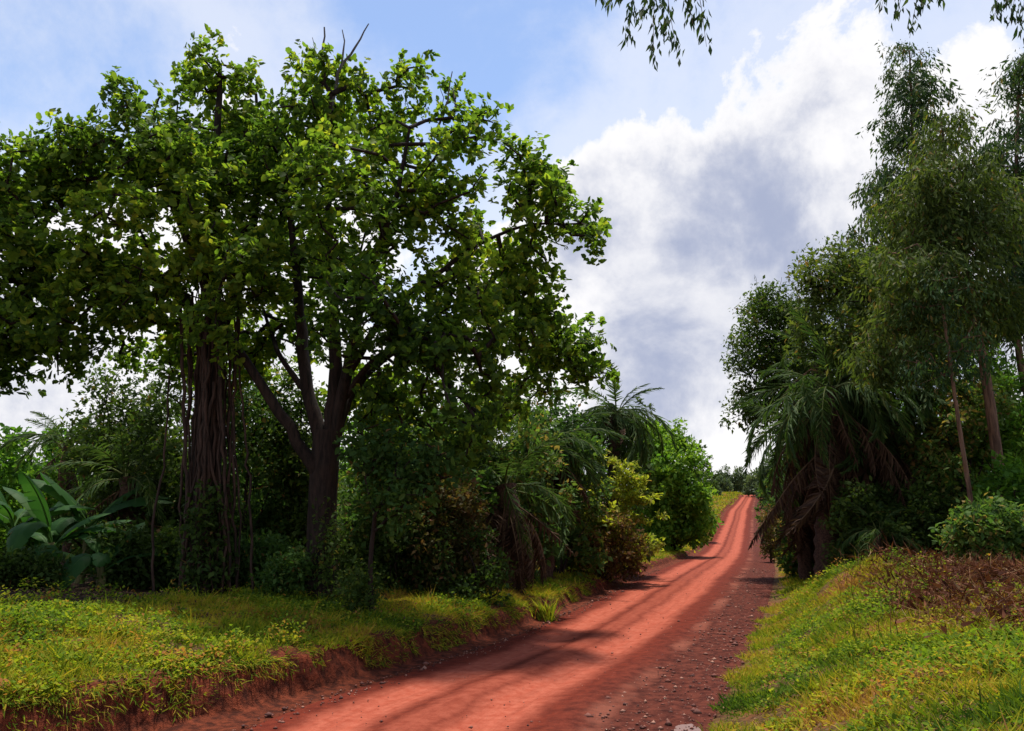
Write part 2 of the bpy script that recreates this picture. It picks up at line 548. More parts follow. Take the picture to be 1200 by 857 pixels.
def build_ground():
    ys = np.concatenate([np.arange(-30, 3, 1.0), np.arange(3, 30, 0.10), np.arange(30, 60, 0.5), np.arange(60, 200, 2.5), np.arange(200, 900, 25)])
    ul = np.concatenate([np.arange(0.02, 3.2, 0.05), np.arange(3.2, 7, 0.25), np.geomspace(7, 330, 22)])
    ur = np.concatenate([np.arange(0.02, 7, 0.14), np.arange(7, 16, 0.6), np.geomspace(16, 330, 20)])
    rows, cov = [], []
    for side, us in (('L', ul[::-1]), ('R', ur)):
        pass
    xl, xr, zr = road_at(ys)
    XLg = xl[:, None] - ul[::-1][None, :]
    XRg = xr[:, None] + ur[None, :]
    mid = np.linspace(0, 1, 7)[None, :] * (xr - xl - 0.04)[:, None] + (xl + 0.02)[:, None]
    X = np.concatenate([XLg, mid[:, 1:-1], XRg], 1)
    Yg = np.repeat(ys[:, None], X.shape[1], 1)
    Z = ground_z(X, Yg)
    inroad = (X > xl[:, None] + 0.3) & (X < xr[:, None] - 0.3)
    Z = np.where(inroad, Z - 0.10, Z - 0.0)
    U = np.where(X < xl[:, None], xl[:, None] - X, np.where(X > xr[:, None], X - xr[:, None], 0))
    left = X < xl[:, None]
    U = np.where(left, np.maximum(U - np.interp(Yg, [-60, 4, 6, 8, 9.5, 11], [3.6, 3.5, 2.7, 1.4, .45, 0]), 0), U)
    # rough broken face of the cut bank
    p3 = np.stack([X, Yg, Z], -1)
    face = np.where(left, np.clip(1 - np.abs(U - 0.5) / 0.45, 0, 1), 0) * (Yg < 40)
    Z = Z + face * 0.07 * snoise(p3, 7.0, 21, 4)
    X = X + face * 0.13 * snoise(p3, 6.0, 22, 4)
    C = np.where(left, np.interp(U, [0, 0.55, 0.8, 1.0, 4.2, 6.0], [0, 0.05, 0.45, 1, 1.0, 2]), np.interp(U, [0, 0.1, 0.5, 6.5, 9.0], [0.55, 0.8, 1, 1, 2]))
    C = np.where((Yg > 150), np.minimum(C, 1.0), C)
    nr, nc = X.shape
    V = np.stack([X, Yg, Z], -1).reshape(-1, 3)
    i = np.arange(nr - 1)[:, None] * nc + np.arange(nc - 1)[None, :]
    q = np.stack([i, i + 1, i + nc + 1, i + nc], -1).reshape(-1, 4)
    me = mesh_from('ground', V, q, mat=MAT['soil'], vert_attr={'cover': C.ravel()}, smooth=True)
    add('ground', me, kind='structure', label='red soil banks and dark forest floor either side of the dirt road', category='ground')

    ys = np.concatenate([np.arange(-30, 3, 1.0), np.arange(3, 30, 0.12), np.arange(30, 60, 0.5), np.arange(60, 260, 2.0), np.arange(260, 900, 20)])
    xl, xr, zr = road_at(ys)
    u = np.linspace(0, 1, 61)
    pad = 0.10
    X = (xl - pad)[:, None] + u[None, :] * (xr - xl + 2 * pad)[:, None]
    Yg = np.repeat(ys[:, None], len(u), 1)
    p = np.stack([X, Yg], -1)
    rut = -0.035 * (np.exp(-((u - .21) / .07) ** 2) + np.exp(-((u - .50) / .07) ** 2)) + 0.03 * np.exp(-((u - .36) / .05) ** 2) + 0.03 * np.exp(-((u - 0.66) / 0.05) ** 2)
    fade = np.clip(np.minimum(u, 1 - u) / 0.06, 0, 1)
    rough = np.interp(u, [0, .1, .6, .75, 1], [1.0, 0.35, 0.35, 1.3, 1.3])
    Z = zr[:, None] + 0.012 + fade * rut[None, :] + rough * (0.012 * snoise(p, 5.0, 31, 3) + 0.008 * snoise(p, 16.0, 32, 2)) * fade
    Z -= 0.10 * (1 - fade) ** 2
    nr, nc = X.shape
    V = np.stack([X, Yg, Z], -1).reshape(-1, 3)
    i = np.arange(nr - 1)[:, None] * nc + np.arange(nc - 1)[None, :]
    q = np.stack([i, i + 1, i + nc + 1, i + nc], -1).reshape(-1, 4)
    me = mesh_from('road', V, q, mat=MAT['road'], smooth=True,
                   vert_attr={'across': np.repeat(u[None, :], nr, 0).ravel(), 'along': Yg.ravel()})
    add('road', me, kind='structure', label='red dirt road with pale wheel tracks running up the hill', category='road')


build_ground()

# ------------------------------------------------------------------ leaves
LEAF6 = (np.array([[0, 0, 0], [.32, .5, .10], [.74, .42, .09], [1, 0, -.06], [.74, -.42, .09], [.32, -.5, .10]]), np.array([[0, 3, 2, 1], [0, 5, 4, 3]]))
LEAF4 = (np.array([[0, 0, 0], [.45, .5, .05], [1, 0, -.10], [.45, -.5, .05]]), np.array([[0, 3, 2, 1]]))
LEAFB = (np.array([[0, .5, 0], [0, -.5, 0], [.55, -.38, .0], [.55, .38, .0], [1, -.05, -.18], [1, .05, -.18]]), np.array([[0, 1, 2, 3], [3, 2, 4, 5]]))


def leaf_geo(pos, d, up, length, width, tmpl):
    """arrays of leaves: position, direction, face normal hint, size"""
    d = unit(d)
    side = unit(np.cross(up, d) + 1e-5)
    nrm = np.cross(d, side)
    T, Q = tmpl
    V = (pos[:, None, :] + T[None, :, 0, None] * d[:, None, :] * length[:, None, None]
         + T[None, :, 1, None] * side[:, None, :] * width[:, None, None]
         + T[None, :, 2, None] * nrm[:, None, :] * length[:, None, None])
    k = len(T)
    q = (np.arange(len(pos)) * k)[:, None, None] + Q[None]
    return V.reshape(-1, 3), q.reshape(-1, 4), len(Q)


def rand_dirs(n):
    return unit(rng.normal(size=(n, 3)))


# ------------------------------------------------------------------ tubes
def tube(pts, rad, sides, cap=True, lump=0.0, seed=1):
    pts = np.asarray(pts, float); rad = np.asarray(rad, float)
    n = len(pts)
    t = np.gradient(pts, axis=0)
    t = unit(t)
    ref = np.array([0.13, 0.97, 0.21])
    a = unit(np.cross(t, ref)); b = np.cross(t, a)
    th = np.arange(sides) / sides * 2 * np.pi
    R = rad[:, None] * np.ones(sides)[None]
    ring = a[:, None, :] * np.cos(th)[None, :, None] + b[:, None, :] * np.sin(th)[None, :, None]
    if lump:
        q = ring * 1.6 + np.cumsum(np.concatenate([[0], np.linalg.norm(np.diff(pts, axis=0), axis=1)]))[:, None, None] * np.array([0, 0, .8])
        R = R * (1 + lump * snoise(q, 2.2, seed, 3))
    V = (pts[:, None, :] + ring * R[:, :, None]).reshape(-1, 3)
    i = np.arange(n - 1)[:, None] * sides
    j = np.arange(sides)[None, :]; j2 = (j + 1) % sides
    q = np.stack([i + j, i + j2, i + sides + j2, i + sides + j], -1).reshape(-1, 4)
    return V, q


class Acc:
    def __init__(self):
        self.V, self.Q, self.A, self.n = [], [], [], 0

    def put(self, V, q, a=None):
        self.V.append(V); self.Q.append(q + self.n); self.n += len(V)
        self.A.append(np.full(len(q), 0.5) if a is None else np.broadcast_to(a, (len(q),)))

    def mesh(self, name, mat, smooth=False, origin=None):
        V = np.concatenate(self.V)
        if origin is not None:
            V = V - origin
        return mesh_from(name, V, np.concatenate(self.Q), mat=mat, face_attr={'rnd': np.concatenate(self.A)}, smooth=smooth)


def curve(pts, step=0.35, wig=0.0):
    """smooth polyline through control points"""
    pts = np.asarray(pts, float)
    n = len(pts)
    if n == 2:
        pts = np.array([pts[0], (pts[0] + pts[1]) / 2, pts[1]]); n = 3
    ext = np.concatenate([[2 * pts[0] - pts[1]], pts, [2 * pts[-1] - pts[-2]]])
    out = []
    for i in range(n - 1):
        p0, p1, p2, p3 = ext[i:i + 4]
        m = max(2, int(np.linalg.norm(p2 - p1) / step))
        for s in np.arange(m) / m:
            out.append(0.5 * ((2 * p1) + (-p0 + p2) * s + (2 * p0 - 5 * p1 + 4 * p2 - p3) * s * s + (-p0 + 3 * p1 - 3 * p2 + p3) * s ** 3))
    out.append(pts[-1])
    out = np.array(out)
    if wig:
        out[1:-1] += rng.normal(size=out[1:-1].shape) * wig
    return out


# ------------------------------------------------------------------ trees
def make_tree(name, label, category, base, limbs, lobes, leaf, bark, n_clusters, per, size, aspect=0.6, style='rosette',
              group=None, carve=0.25, spread=0.45, twig=0.010, stem_name='trunk', limb_name='limb', foliage_name='crown',
              dead=(), vines=(), shell=2.9, seed=None, droop=0.0, tmpl=LEAF6, flat=0.0, lightbias=0.0):
    """limbs: list of (control points, r0, r1); the first one is the trunk.
       lobes: (centre, radii) ellipsoids that fill the crown"""
    global rng
    keep = rng
    rng = np.random.default_rng(seed if seed is not None else int(abs(base[0] * 131 + base[1] * 977)) % 100000)
    base = np.asarray(base, float)
    root = add(name, None, loc=base, label=label, category=category, group=group)
    nodes, par, rmin = [], [], []
    for k, (pts, r0, r1) in enumerate(limbs):
        c = curve(pts, 0.3, 0.0 if k == 0 else 0.015)
        rr = np.linspace(r0, r1, len(c))
        if k == 0:
            L = np.cumsum(np.concatenate([[0], np.linalg.norm(np.diff(c, axis=0), axis=1)]))
            rr = rr * (1 + 0.75 * np.exp(-L / max(r0 * 2.0, .05)))
        rlump = 0.16 if r0 > 0.12 else 0.05
        V, q = tube(c, rr, 14 if r0 > 0.15 else 7, lump=rlump, seed=k + 3)
        me = mesh_from(stem_name if k == 0 else limb_name, V - base, q, mat=bark, smooth=True)
        add(stem_name if k == 0 else limb_name, me, root)
        start = len(nodes)
        for i, p in enumerate(c):
            nodes.append(p); par.append(-1)
    dacc = None
    for k, (pts, r0, r1) in enumerate(dead):
        c = curve(pts, 0.2, 0.02)
        V, q = tube(c, np.linspace(r0, r1, len(c)), 6)
        add('dead_branch', mesh_from('dead_branch', V - base, q, mat=MAT['deadwood'], smooth=True), root)
    for k, (pts, r0, r1) in enumerate(vines):
        c = curve(pts, 0.25, 0.02)
        V, q = tube(c, np.linspace(r0, r1, len(c)), 5)
        add('hanging_vine', mesh_from('hanging_vine', V - base, q, mat=MAT['vine'], smooth=True), root)
    n_fixed = len(nodes)
    # leaf cluster centres
    vol = np.array([np.prod(r) ** 0.8 for _, r in lobes]); vol /= vol.sum()
    cnt = np.maximum(2, (vol * n_clusters * 1.6).astype(int))
    C = []
    for (c, r), m in zip(lobes, cnt):
        d = rand_dirs(m) * (rng.random(m) ** (1 / shell))[:, None]
        C.append(np.asarray(c) + d * np.asarray(r))
    C = np.concatenate(C)
    ctr = np.mean([c for c, _ in lobes], 0)
    far = rng.random(len(C)) < 0.10
    C = np.where(far[:, None], C + unit(C - ctr + np.array([0, 0, .3])) * np.mean([np.mean(q) for _, q in lobes]) * rng.uniform(.08, .32, (len(C), 1)), C)
    nz = snoise(C, 2.7, 77 + n_clusters, 2)
    C = C[nz > -1 + carve * 2.4]
    C = C[C[:, 2] > ground_z(C[:, 0], C[:, 1]) + 0.12]
    if len(C) > n_clusters:
        C = C[rng.permutation(len(C))[:n_clusters]]
    # grow branches to the clusters
    N = np.array(nodes)
    cap = len(N) + len(C) * 14
    NA = np.zeros((cap, 3)); NA[:len(N)] = N
    depth = np.zeros(cap)
    n = len(N)
    dist0 = np.array([np.min(np.linalg.norm(N - c, axis=1)) for c in C])
    parent = np.full(cap, -1)
    tips = []
    for ci in np.argsort(dist0):
        c = C[ci]
        dv = NA[:n] - c
        cost = np.linalg.norm(dv, axis=1) + 0.25 * depth[:n] + 0.35 * np.maximum(dv[:, 2], 0)
        j = int(np.argmin(cost))
        L = np.linalg.norm(dv[j])
        m = min(12, max(1, int(L / 0.45)))
        last = j
        side = rng.normal(size=3) * 0.10 * L
        for s in range(1, m + 1):
            t = s / m
            p = NA[j] * (1 - t) + c * t + side * math.sin(math.pi * t) + np.array([0, 0, 0.10 * L * math.sin(math.pi * t)])
            NA[n] = p; parent[n] = last; depth[n] = depth[last] + L / m
            last = n; n += 1
        tips.append(last)
    w = np.zeros(n)
    w[tips] += twig ** 2.3
    for i in range(n - 1, n_fixed - 1, -1):
        if parent[i] >= 0:
            w[parent[i]] += w[i]
    rad = w ** (1 / 2.3)
    acc = Acc()
    seg = np.arange(n_fixed, n)
    if len(seg):
        A, B = NA[parent[seg]], NA[seg]
        ra = np.minimum(rad[parent[seg]], rad[seg] * 1.35); rb = rad[seg]
        t = unit(B - A)
        a = unit(np.cross(t, np.array([0.21, 0.4, 0.89]))); b = np.cross(t, a)
        S = 5
        th = np.arange(S) / S * 2 * np.pi
        ring = a[:, None] * np.cos(th)[None, :, None] + b[:, None] * np.sin(th)[None, :, None]
        V = np.concatenate([A[:, None] + ring * ra[:, None, None], B[:, None] + ring * rb[:, None, None]], 1).reshape(-1, 3)
        i = (np.arange(len(seg)) * 2 * S)[:, None]
        j = np.arange(S)[None]; j2 = (j + 1) % S
        q = np.stack([i + j, i + j2, i + S + j2, i + S + j], -1).reshape(-1, 4)
        me = mesh_from('twigs', V - base, q, mat=bark, smooth=True)
        add('twigs', me, root, kind='stuff')
    # leaves
    T = NA[tips]; Tp = NA[np.maximum(parent[tips], 0)]
    out = unit(T - Tp)
    K = len(T)
    tone = np.clip(0.42 + 0.26 * snoise(T, 0.9, 5, 2) + lightbias, 0, 1)
    if style == 'rosette':
        sub = max(1, per // 7)
        o = np.repeat(T, sub, 0) + rand_dirs(K * sub) * spread * (rng.random((K * sub, 1)) ** 0.5)
        ax = unit(np.repeat(out, sub, 0) * 0.6 + rand_dirs(K * sub) * 0.7 + np.array([0, 0, 0.45]))
        nl = 7
        pos = np.repeat(o, nl, 0)
        axl = np.repeat(ax, nl, 0)
        rd = rand_dirs(len(pos))
        rd = unit(rd - axl * np.sum(rd * axl, 1, keepdims=True))
        tilt = rng.uniform(0.0, 0.7, (len(pos), 1))
        d = unit(rd + axl * tilt)
        d[:, 2] -= droop
        pos = pos + axl * rng.uniform(-0.08, 0.04, (len(pos), 1))
        up = axl + rand_dirs(len(pos)) * 0.25
        tn = np.repeat(np.repeat(tone, sub), nl)
    elif style == 'spray':      # leaves hanging along drooping twigs
        pos = np.repeat(T, per, 0)
        s = rng.random((len(pos), 1))
        tw = np.repeat(rand_dirs(K * 3), 1, 0).reshape(K, 3, 3)
        tw[:, :, 2] = -np.abs(tw[:, :, 2]) * 0.6 - 0.25
        pick = rng.integers(0, 3, K * per)
        tdir = tw[np.repeat(np.arange(K), per), pick]
        pos = pos + tdir * s * spread * 1.6 + rng.normal(size=pos.shape) * spread * 0.22
        d = unit(tdir * 0.5 + rand_dirs(len(pos)) * 0.65 + np.array([0, 0, -0.55 - droop]))
        up = rand_dirs(len(pos))
        tn = np.repeat(tone, per)
    else:                       # loose leaves all round the twig end
        pos = np.repeat(T, per, 0) + rand_dirs(K * per) * (rng.random((K * per, 1)) ** 0.45) * spread * np.array([1, 1, 1 - 0.6 * flat])
        d = unit(rand_dirs(len(pos)) * 0.9 + np.repeat(out, per, 0) * 0.5 + np.array([0, 0, -0.1 - droop]))
        up = unit(rand_dirs(len(pos)) * 0.7 + np.array([0, 0, 0.8 + flat]))
        tn = np.repeat(tone, per)
    ln = size * (0.35 + 1.25 * rng.random(len(pos)) ** 1.3)
    V, q, nf = leaf_geo(pos, d, up, ln, ln * aspect * rng.uniform(.8, 1.15, len(pos)), tmpl)
    r = np.clip(tn + rng.normal(size=len(pos)) * 0.23, 0, 1)
    r = np.where(rng.random(len(pos)) < 0.012, 1.0, np.minimum(r, 0.97))
    me = mesh_from(foliage_name, V - base, q, mat=leaf, face_attr={'rnd': np.repeat(r, nf)})
    add(foliage_name, me, root, kind='stuff')
    rng = keep
    return root


def LB(px, py, rx, ry, Y, rd=None):
    """ellipsoid of foliage: pixel centre and radii at forward distance Y, depth radius in metres"""
    k = Y / F
    return (P(px, py, Y), np.array([rx * k, rd if rd else (rx + ry) / 2 * k, ry * k]))


def pp(Y, *xy):
    return [P(x, y, Y if not isinstance(Y, (tuple, list)) else Y[i]) for i, (x, y) in enumerate(xy)]


def sink(b):
    return np.array([b[0], b[1], b[2] - 0.15])


# --- main tree, multi-stemmed
b = on_ground(378, 16.6)
Yt = 16.6
trunk = [sink(b), P(377, 640, Yt), P(380, 570, Yt), P(384, 505, Yt)]
limbs = [(trunk, 0.28, 0.27),
         (pp([16.6, 16.4, 16.2, 16, 15.8], (374, 560), (338, 500), (285, 420), (245, 350), (215, 270)), 0.15, 0.03),
         (pp([16.6, 16.8, 17, 17.2, 17.4], (378, 520), (358, 440), (352, 370), (342, 270), (325, 160)), 0.16, 0.03),
         (pp([16.6, 16.6, 16.6, 16.5, 16.4], (386, 520), (393, 430), (389, 330), (384, 230), (388, 110)), 0.16, 0.03),
         (pp([16.6, 16.3, 16, 15.6, 15.3], (392, 515), (408, 430), (430, 330), (462, 240), (480, 150)), 0.14, 0.03),
         (pp([16.3, 16.3, 16.4, 16.5, 16.5], (404, 445), (450, 370), (520, 315), (600, 268), (680, 262)), 0.09, 0.02),
         (pp([16.6, 17, 17.4, 18, 18.4], (396, 500), (420, 450), (480, 400), (560, 370), (640, 390)), 0.10, 0.02),
         (pp([16.6, 15.9, 15.2, 14.8], (400, 470), (440, 420), (500, 390), (560, 400)), 0.08, 0.02),
         (pp([16.7, 17.4, 18.2, 18.6], (366, 470), (330, 420), (310, 370), (300, 320)), 0.08, 0.02)]
lobes = [LB(385, 125, 62, 62, 16.8, 1.4), LB(455, 135, 60, 55, 16.4, 1.3), LB(325, 190, 60, 85, 17, 1.6), LB(420, 240, 95, 95, 15.4, 1.8),
         LB(520, 215, 85, 65, 16, 1.8), LB(590, 265, 70, 60, 16.6, 1.5), LB(655, 262, 42, 34, 16.6, 0.9), LB(688, 268, 22, 24, 16.5, 0.5), LB(670, 290, 25, 18, 16.5, .5), LB(630, 215, 34, 30, 16.6, .7), LB(555, 150, 35, 30, 16, .7),
         LB(560, 360, 95, 70, 16.8, 1.7), LB(640, 400, 62, 50, 18.6, 1.4), LB(500, 430, 95, 60, 16, 1.8), LB(694, 425, 24, 28, 18.4, 0.6),
         LB(430, 370, 70, 55, 15, 1.4), LB(615, 330, 55, 50, 17, 1.1), LB(350, 300, 70, 60, 18.2, 1.5), LB(600, 180, 30, 30, 16, .6), LB(640, 220, 25, 22, 15.4, .5),
         LB(520, 500, 70, 40, 15.4, 1.2), LB(600, 470, 55, 40, 18.8, 1.2), LB(310, 400, 55, 50, 19, 1.2), LB(440, 465, 50, 40, 18, 1.0), LB(360, 380, 40, 40, 18.5, .9), LB(530, 90, 20, 25, 16, .5), LB(480, 90, 30, 22, 16.4, .7)]
dead = [(pp(16.5, (388, 130), (397, 85), (412, 62), (432, 28)), 0.055, 0.014), (pp(16.5, (397, 85), (403, 60), (401, 35)), 0.035, 0.010),
        (pp(16.7, (375, 120), (378, 70), (380, 32)), 0.05, 0.018), (pp(16.6, (378, 75), (370, 58), (366, 44)), 0.016, 0.006),
        (pp(16.0, (505, 160), (520, 130), (530, 84)), 0.035, 0.010), (pp(16.0, (516, 140), (518, 115), (515, 95)), 0.013, 0.005)]
make_tree('broadleaf_tree', 'large spreading broadleaf tree with several dark stems and bare dead twigs on top', 'tree', sink(b), limbs, lobes,
          MAT['leaf_big'], MAT['bark_dark'], 900, 70, 0.125, 0.64, 'rosette', dead=dead, carve=0.33, spread=0.44, twig=.015, seed=3, droop=0.1)

# --- left tree wrapped in vines
b = on_ground(238, 17.2)
Yt = 17.2
trunk = [sink(b), P(240, 620, Yt), P(243, 520, Yt), P(246, 410, Yt)]
limbs = [(trunk, 0.34, 0.26),
         (pp([17.2, 17, 16.6, 16.2, 15.8], (246, 420), (215, 350), (150, 315), (70, 300), (0, 290)), 0.17, 0.04),
         (pp([17.2, 17.2, 17.1, 17, 17], (246, 420), (250, 330), (252, 230), (256, 140), (258, 75)), 0.22, 0.04),
         (pp([17.2, 17.4, 17.8, 18, 18], (247, 410), (285, 320), (300, 240), (305, 170), (300, 110)), 0.15, 0.035),
         (pp([17.1, 16.8, 16.4, 16, 16], (248, 350), (215, 270), (185, 200), (160, 150), (150, 120)), 0.14, 0.03)]
lobes = [LB(255, 115, 55, 60, 17, 1.4), LB(180, 160, 65, 65, 16.4, 1.5), LB(105, 195, 62, 48, 16.2, 1.3), LB(35, 215, 45, 48, 16, 1.2), LB(-30, 250, 60, 60, 16, 1.3),
         LB(20, 320, 62, 60, 16, 1.5), LB(115, 285, 95, 65, 16.2, 1.8), LB(220, 240, 85, 85, 16, 1.8), LB(300, 180, 40, 70, 17.8, 1.1),
         LB(150, 345, 100, 45, 16.4, 1.6), LB(50, 400, 62, 40, 16, 1.4), LB(-20, 420, 50, 45, 16, 1.2), LB(280, 310, 55, 60, 15.6, 1.2), LB(190, 420, 50, 35, 18, 1.2), LB(255, 380, 45, 40, 16, 0.9)]
vines = []
vr = np.random.default_rng(5)
for k in range(44):
    x0 = 243 + vr.normal() * 19
    y0 = vr.uniform(300, 470)
    x1 = 236 + (x0 - 243) * 1.15 + vr.normal() * 12
    yy = Yt - vr.uniform(0.35, 0.9)
    g0 = on_ground(x1, yy)
    vines.append(([P(x0, y0, yy), P((x0 * 2 + x1) / 3 + vr.normal() * 5, y0 * .6 + 670 * .4, yy), P((x0 + x1 * 2) / 3 + vr.normal() * 6, y0 * .25 + 670 * .75, yy), np.array([g0[0], g0[1], g0[2] - .05])], vr.uniform(.010, .05), vr.uniform(.010, .04)))
make_tree('vine_draped_tree', 'tall broadleaf tree whose trunk is draped in hanging reddish vines, left of the many-stemmed tree', 'tree', sink(b), limbs, lobes,
          MAT['leaf_big'], MAT['bark_dark'], 820, 70, 0.125, 0.64, 'rosette', vines=vines, carve=0.33, spread=0.44, twig=.015, seed=4, droop=0.1)


# --- shrubs and smaller trees: stems fan out from one foot
def shrub(name, label, px, Y, top, rx, leaf, n, per, size, category='shrub', style='scatter', aspect=0.55, group=None, lobes=None,
          bark=None, carve=0.22, spread=0.32, base_py=None, nst=5, seed=None, r0=0.04, tmpl=LEAF4, flat=0.0, low=True, rd=None, lightbias=0.0, droop=0.0):
    b = sink(on_ground(px, Y))
    foot = row_of(Y, b[2])
    k = Y / F
    hh = (foot - top)
    if lobes is None:
        lobes = [LB(px, top + hh * 0.30, rx * 0.72, hh * 0.30, Y, rd), LB(px - rx * .45, top + hh * 0.52, rx * 0.55, hh * 0.32, Y - rx * k * .2, rd), LB(px + rx * .45, top + hh * 0.50, rx * 0.55, hh * 0.34, Y + rx * k * .1, rd)]
        if low:
            lobes += [LB(px - rx * .2, top + hh * 0.78, rx * 0.75, hh * 0.22, Y - .2, rd), LB(px + rx * .4, top + hh * 0.8, rx * 0.55, hh * 0.2, Y, rd)]
    r = np.random.default_rng(int(px * 7 + Y * 13))
    limbs = []
    tops = sorted(lobes, key=lambda q: -q[0][2])
    for i in range(nst):
        c, rr = tops[i % len(tops)]
        e = c + r.normal(size=3) * rr * 0.3
        m = (b + e) / 2 + np.array([r.normal() * .15, r.normal() * .15, 0.1 * (e[2] - b[2])])
        s = b + np.array([r.normal() * .06, r.normal() * .06, 0]) * (0 if i == 0 else 1)
        limbs.append(([s, m, e], r0 * (1 if i == 0 else .7), r0 * .25))
    return make_tree(name, label, category, b, limbs, lobes, leaf, bark or MAT['bark_dark'], n, per, size, aspect, style, group=group,
                     carve=carve, spread=spread, stem_name='stem', limb_name='stem', foliage_name='foliage', seed=seed, tmpl=tmpl, flat=flat, twig=.006, lightbias=lightbias, droop=droop)


# left side, behind and between the two big trees
shrub('leafy_shrub', 'sunlit light green leafy shrub rising behind the banana plants', 35, 26, 500, 95, MAT['leaf_bright'], 170, 46, .20, seed=11, lightbias=.1, tmpl=LEAF6)
shrub('leafy_shrub', 'broad bushy shrub of dull green leaves between the banana plants and the vine-draped tree', 150, 24, 560, 90, MAT['leaf_under'], 170, 46, .17, seed=12)
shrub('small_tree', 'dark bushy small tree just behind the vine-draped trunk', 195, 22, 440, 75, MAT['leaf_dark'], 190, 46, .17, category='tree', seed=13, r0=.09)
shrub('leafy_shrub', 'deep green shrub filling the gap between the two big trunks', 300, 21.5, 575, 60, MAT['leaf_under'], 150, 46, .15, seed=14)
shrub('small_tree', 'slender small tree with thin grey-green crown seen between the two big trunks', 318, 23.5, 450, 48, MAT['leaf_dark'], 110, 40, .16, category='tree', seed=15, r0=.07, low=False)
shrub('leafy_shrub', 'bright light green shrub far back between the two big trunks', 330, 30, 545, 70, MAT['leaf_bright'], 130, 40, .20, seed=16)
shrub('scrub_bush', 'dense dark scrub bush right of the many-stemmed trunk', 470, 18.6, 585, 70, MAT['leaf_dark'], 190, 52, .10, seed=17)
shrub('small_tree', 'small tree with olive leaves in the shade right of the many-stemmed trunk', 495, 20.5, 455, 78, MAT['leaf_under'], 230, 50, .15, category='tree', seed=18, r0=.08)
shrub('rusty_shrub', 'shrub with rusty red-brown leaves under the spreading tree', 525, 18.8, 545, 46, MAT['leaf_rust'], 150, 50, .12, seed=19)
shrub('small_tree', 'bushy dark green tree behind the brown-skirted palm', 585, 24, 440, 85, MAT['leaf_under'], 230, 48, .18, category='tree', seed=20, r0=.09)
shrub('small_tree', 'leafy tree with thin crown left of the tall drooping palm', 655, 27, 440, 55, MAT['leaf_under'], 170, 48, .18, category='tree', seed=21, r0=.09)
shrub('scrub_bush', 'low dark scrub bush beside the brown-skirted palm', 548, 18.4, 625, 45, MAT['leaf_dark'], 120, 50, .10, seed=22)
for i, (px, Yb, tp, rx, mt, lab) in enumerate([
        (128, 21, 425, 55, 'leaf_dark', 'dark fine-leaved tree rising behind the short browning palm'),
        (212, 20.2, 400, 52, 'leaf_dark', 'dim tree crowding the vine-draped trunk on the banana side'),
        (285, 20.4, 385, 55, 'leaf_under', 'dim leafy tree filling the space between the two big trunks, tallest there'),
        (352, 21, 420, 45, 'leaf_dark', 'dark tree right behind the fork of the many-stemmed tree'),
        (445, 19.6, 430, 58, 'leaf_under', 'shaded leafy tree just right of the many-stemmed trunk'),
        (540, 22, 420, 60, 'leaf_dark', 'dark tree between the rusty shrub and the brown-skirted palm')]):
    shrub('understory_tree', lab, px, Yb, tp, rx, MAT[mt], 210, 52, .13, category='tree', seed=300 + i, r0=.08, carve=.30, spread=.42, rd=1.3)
shrub('foot_bush', 'low leafy bush against the many-stemmed trunk, towards the vine-draped tree', 338, 16.2, 650, 30, MAT['leaf_under'], 80, 46, .09, seed=34)
shrub('climber', 'thin leafy climber on the bark of the many-stemmed trunk', 386, 16.15, 590, 15, MAT['leaf_dark'], 34, 34, .09, category='climber', seed=35, nst=3, r0=.02)
shrub('climber', 'leafy green climber wrapped round the foot of the vine-draped trunk', 246, 16.5, 560, 26, MAT['leaf_dark'], 60, 40, .12, category='climber', seed=30)
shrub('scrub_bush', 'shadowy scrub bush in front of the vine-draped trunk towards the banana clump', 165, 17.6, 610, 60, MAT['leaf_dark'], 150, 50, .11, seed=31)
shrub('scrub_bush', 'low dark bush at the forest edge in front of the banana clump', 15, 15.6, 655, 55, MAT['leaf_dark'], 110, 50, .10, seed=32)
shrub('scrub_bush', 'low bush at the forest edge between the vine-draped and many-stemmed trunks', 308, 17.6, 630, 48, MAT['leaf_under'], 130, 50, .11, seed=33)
fr = np.random.default_rng(21)
for i, px in enumerate(np.linspace(-70, 690, 17)):
    Yb = 27 + 7 * (i % 3) + fr.uniform(0, 3)
    mi = (i * 2) % 3 if i % 4 else 1
    shrub('thicket_tree', ('dull olive', 'dark', 'lighter green')[mi] + ' bushy tree in the thicket behind the left row of trees', px + fr.normal() * 12, Yb, 515 + fr.uniform(-25, 25) - (40 if px > 400 else 0), 48 + fr.uniform(0, 20),
          (MAT['leaf_under'], MAT['leaf_dark'], MAT['leaf_bright'])[mi], 130, 40, .24, category='tree', seed=200 + i, r0=.1, spread=.5,
          group='thicket behind the left row of trees', rd=2.0)
for i, px in enumerate(np.linspace(985, 1290, 9)):
    Yb = 37 + 6 * (i % 3) + fr.uniform(0, 3)
    shrub('thicket_tree', ('dull olive', 'dark', 'lighter green')[i % 3] + ' bushy tree in the thicket behind the gum trunks', px + fr.normal() * 10, Yb, 500 + fr.uniform(-50, 40), 42 + fr.uniform(0, 16),
          (MAT['leaf_under'], MAT['leaf_dark'], MAT['leaf_bright'])[i % 3], 130, 40, .26, category='tree', seed=230 + i, r0=.1, spread=.55,
          group='thicket behind the gum trunks', rd=2.2)
# low bush at the foot of the many-stemmed tree
shrub('foot_bush', 'small dark bush at the foot of the many-stemmed trunk', 428, 15.4, 665, 28, MAT['leaf_dark'], 70, 46, .08, seed=23)
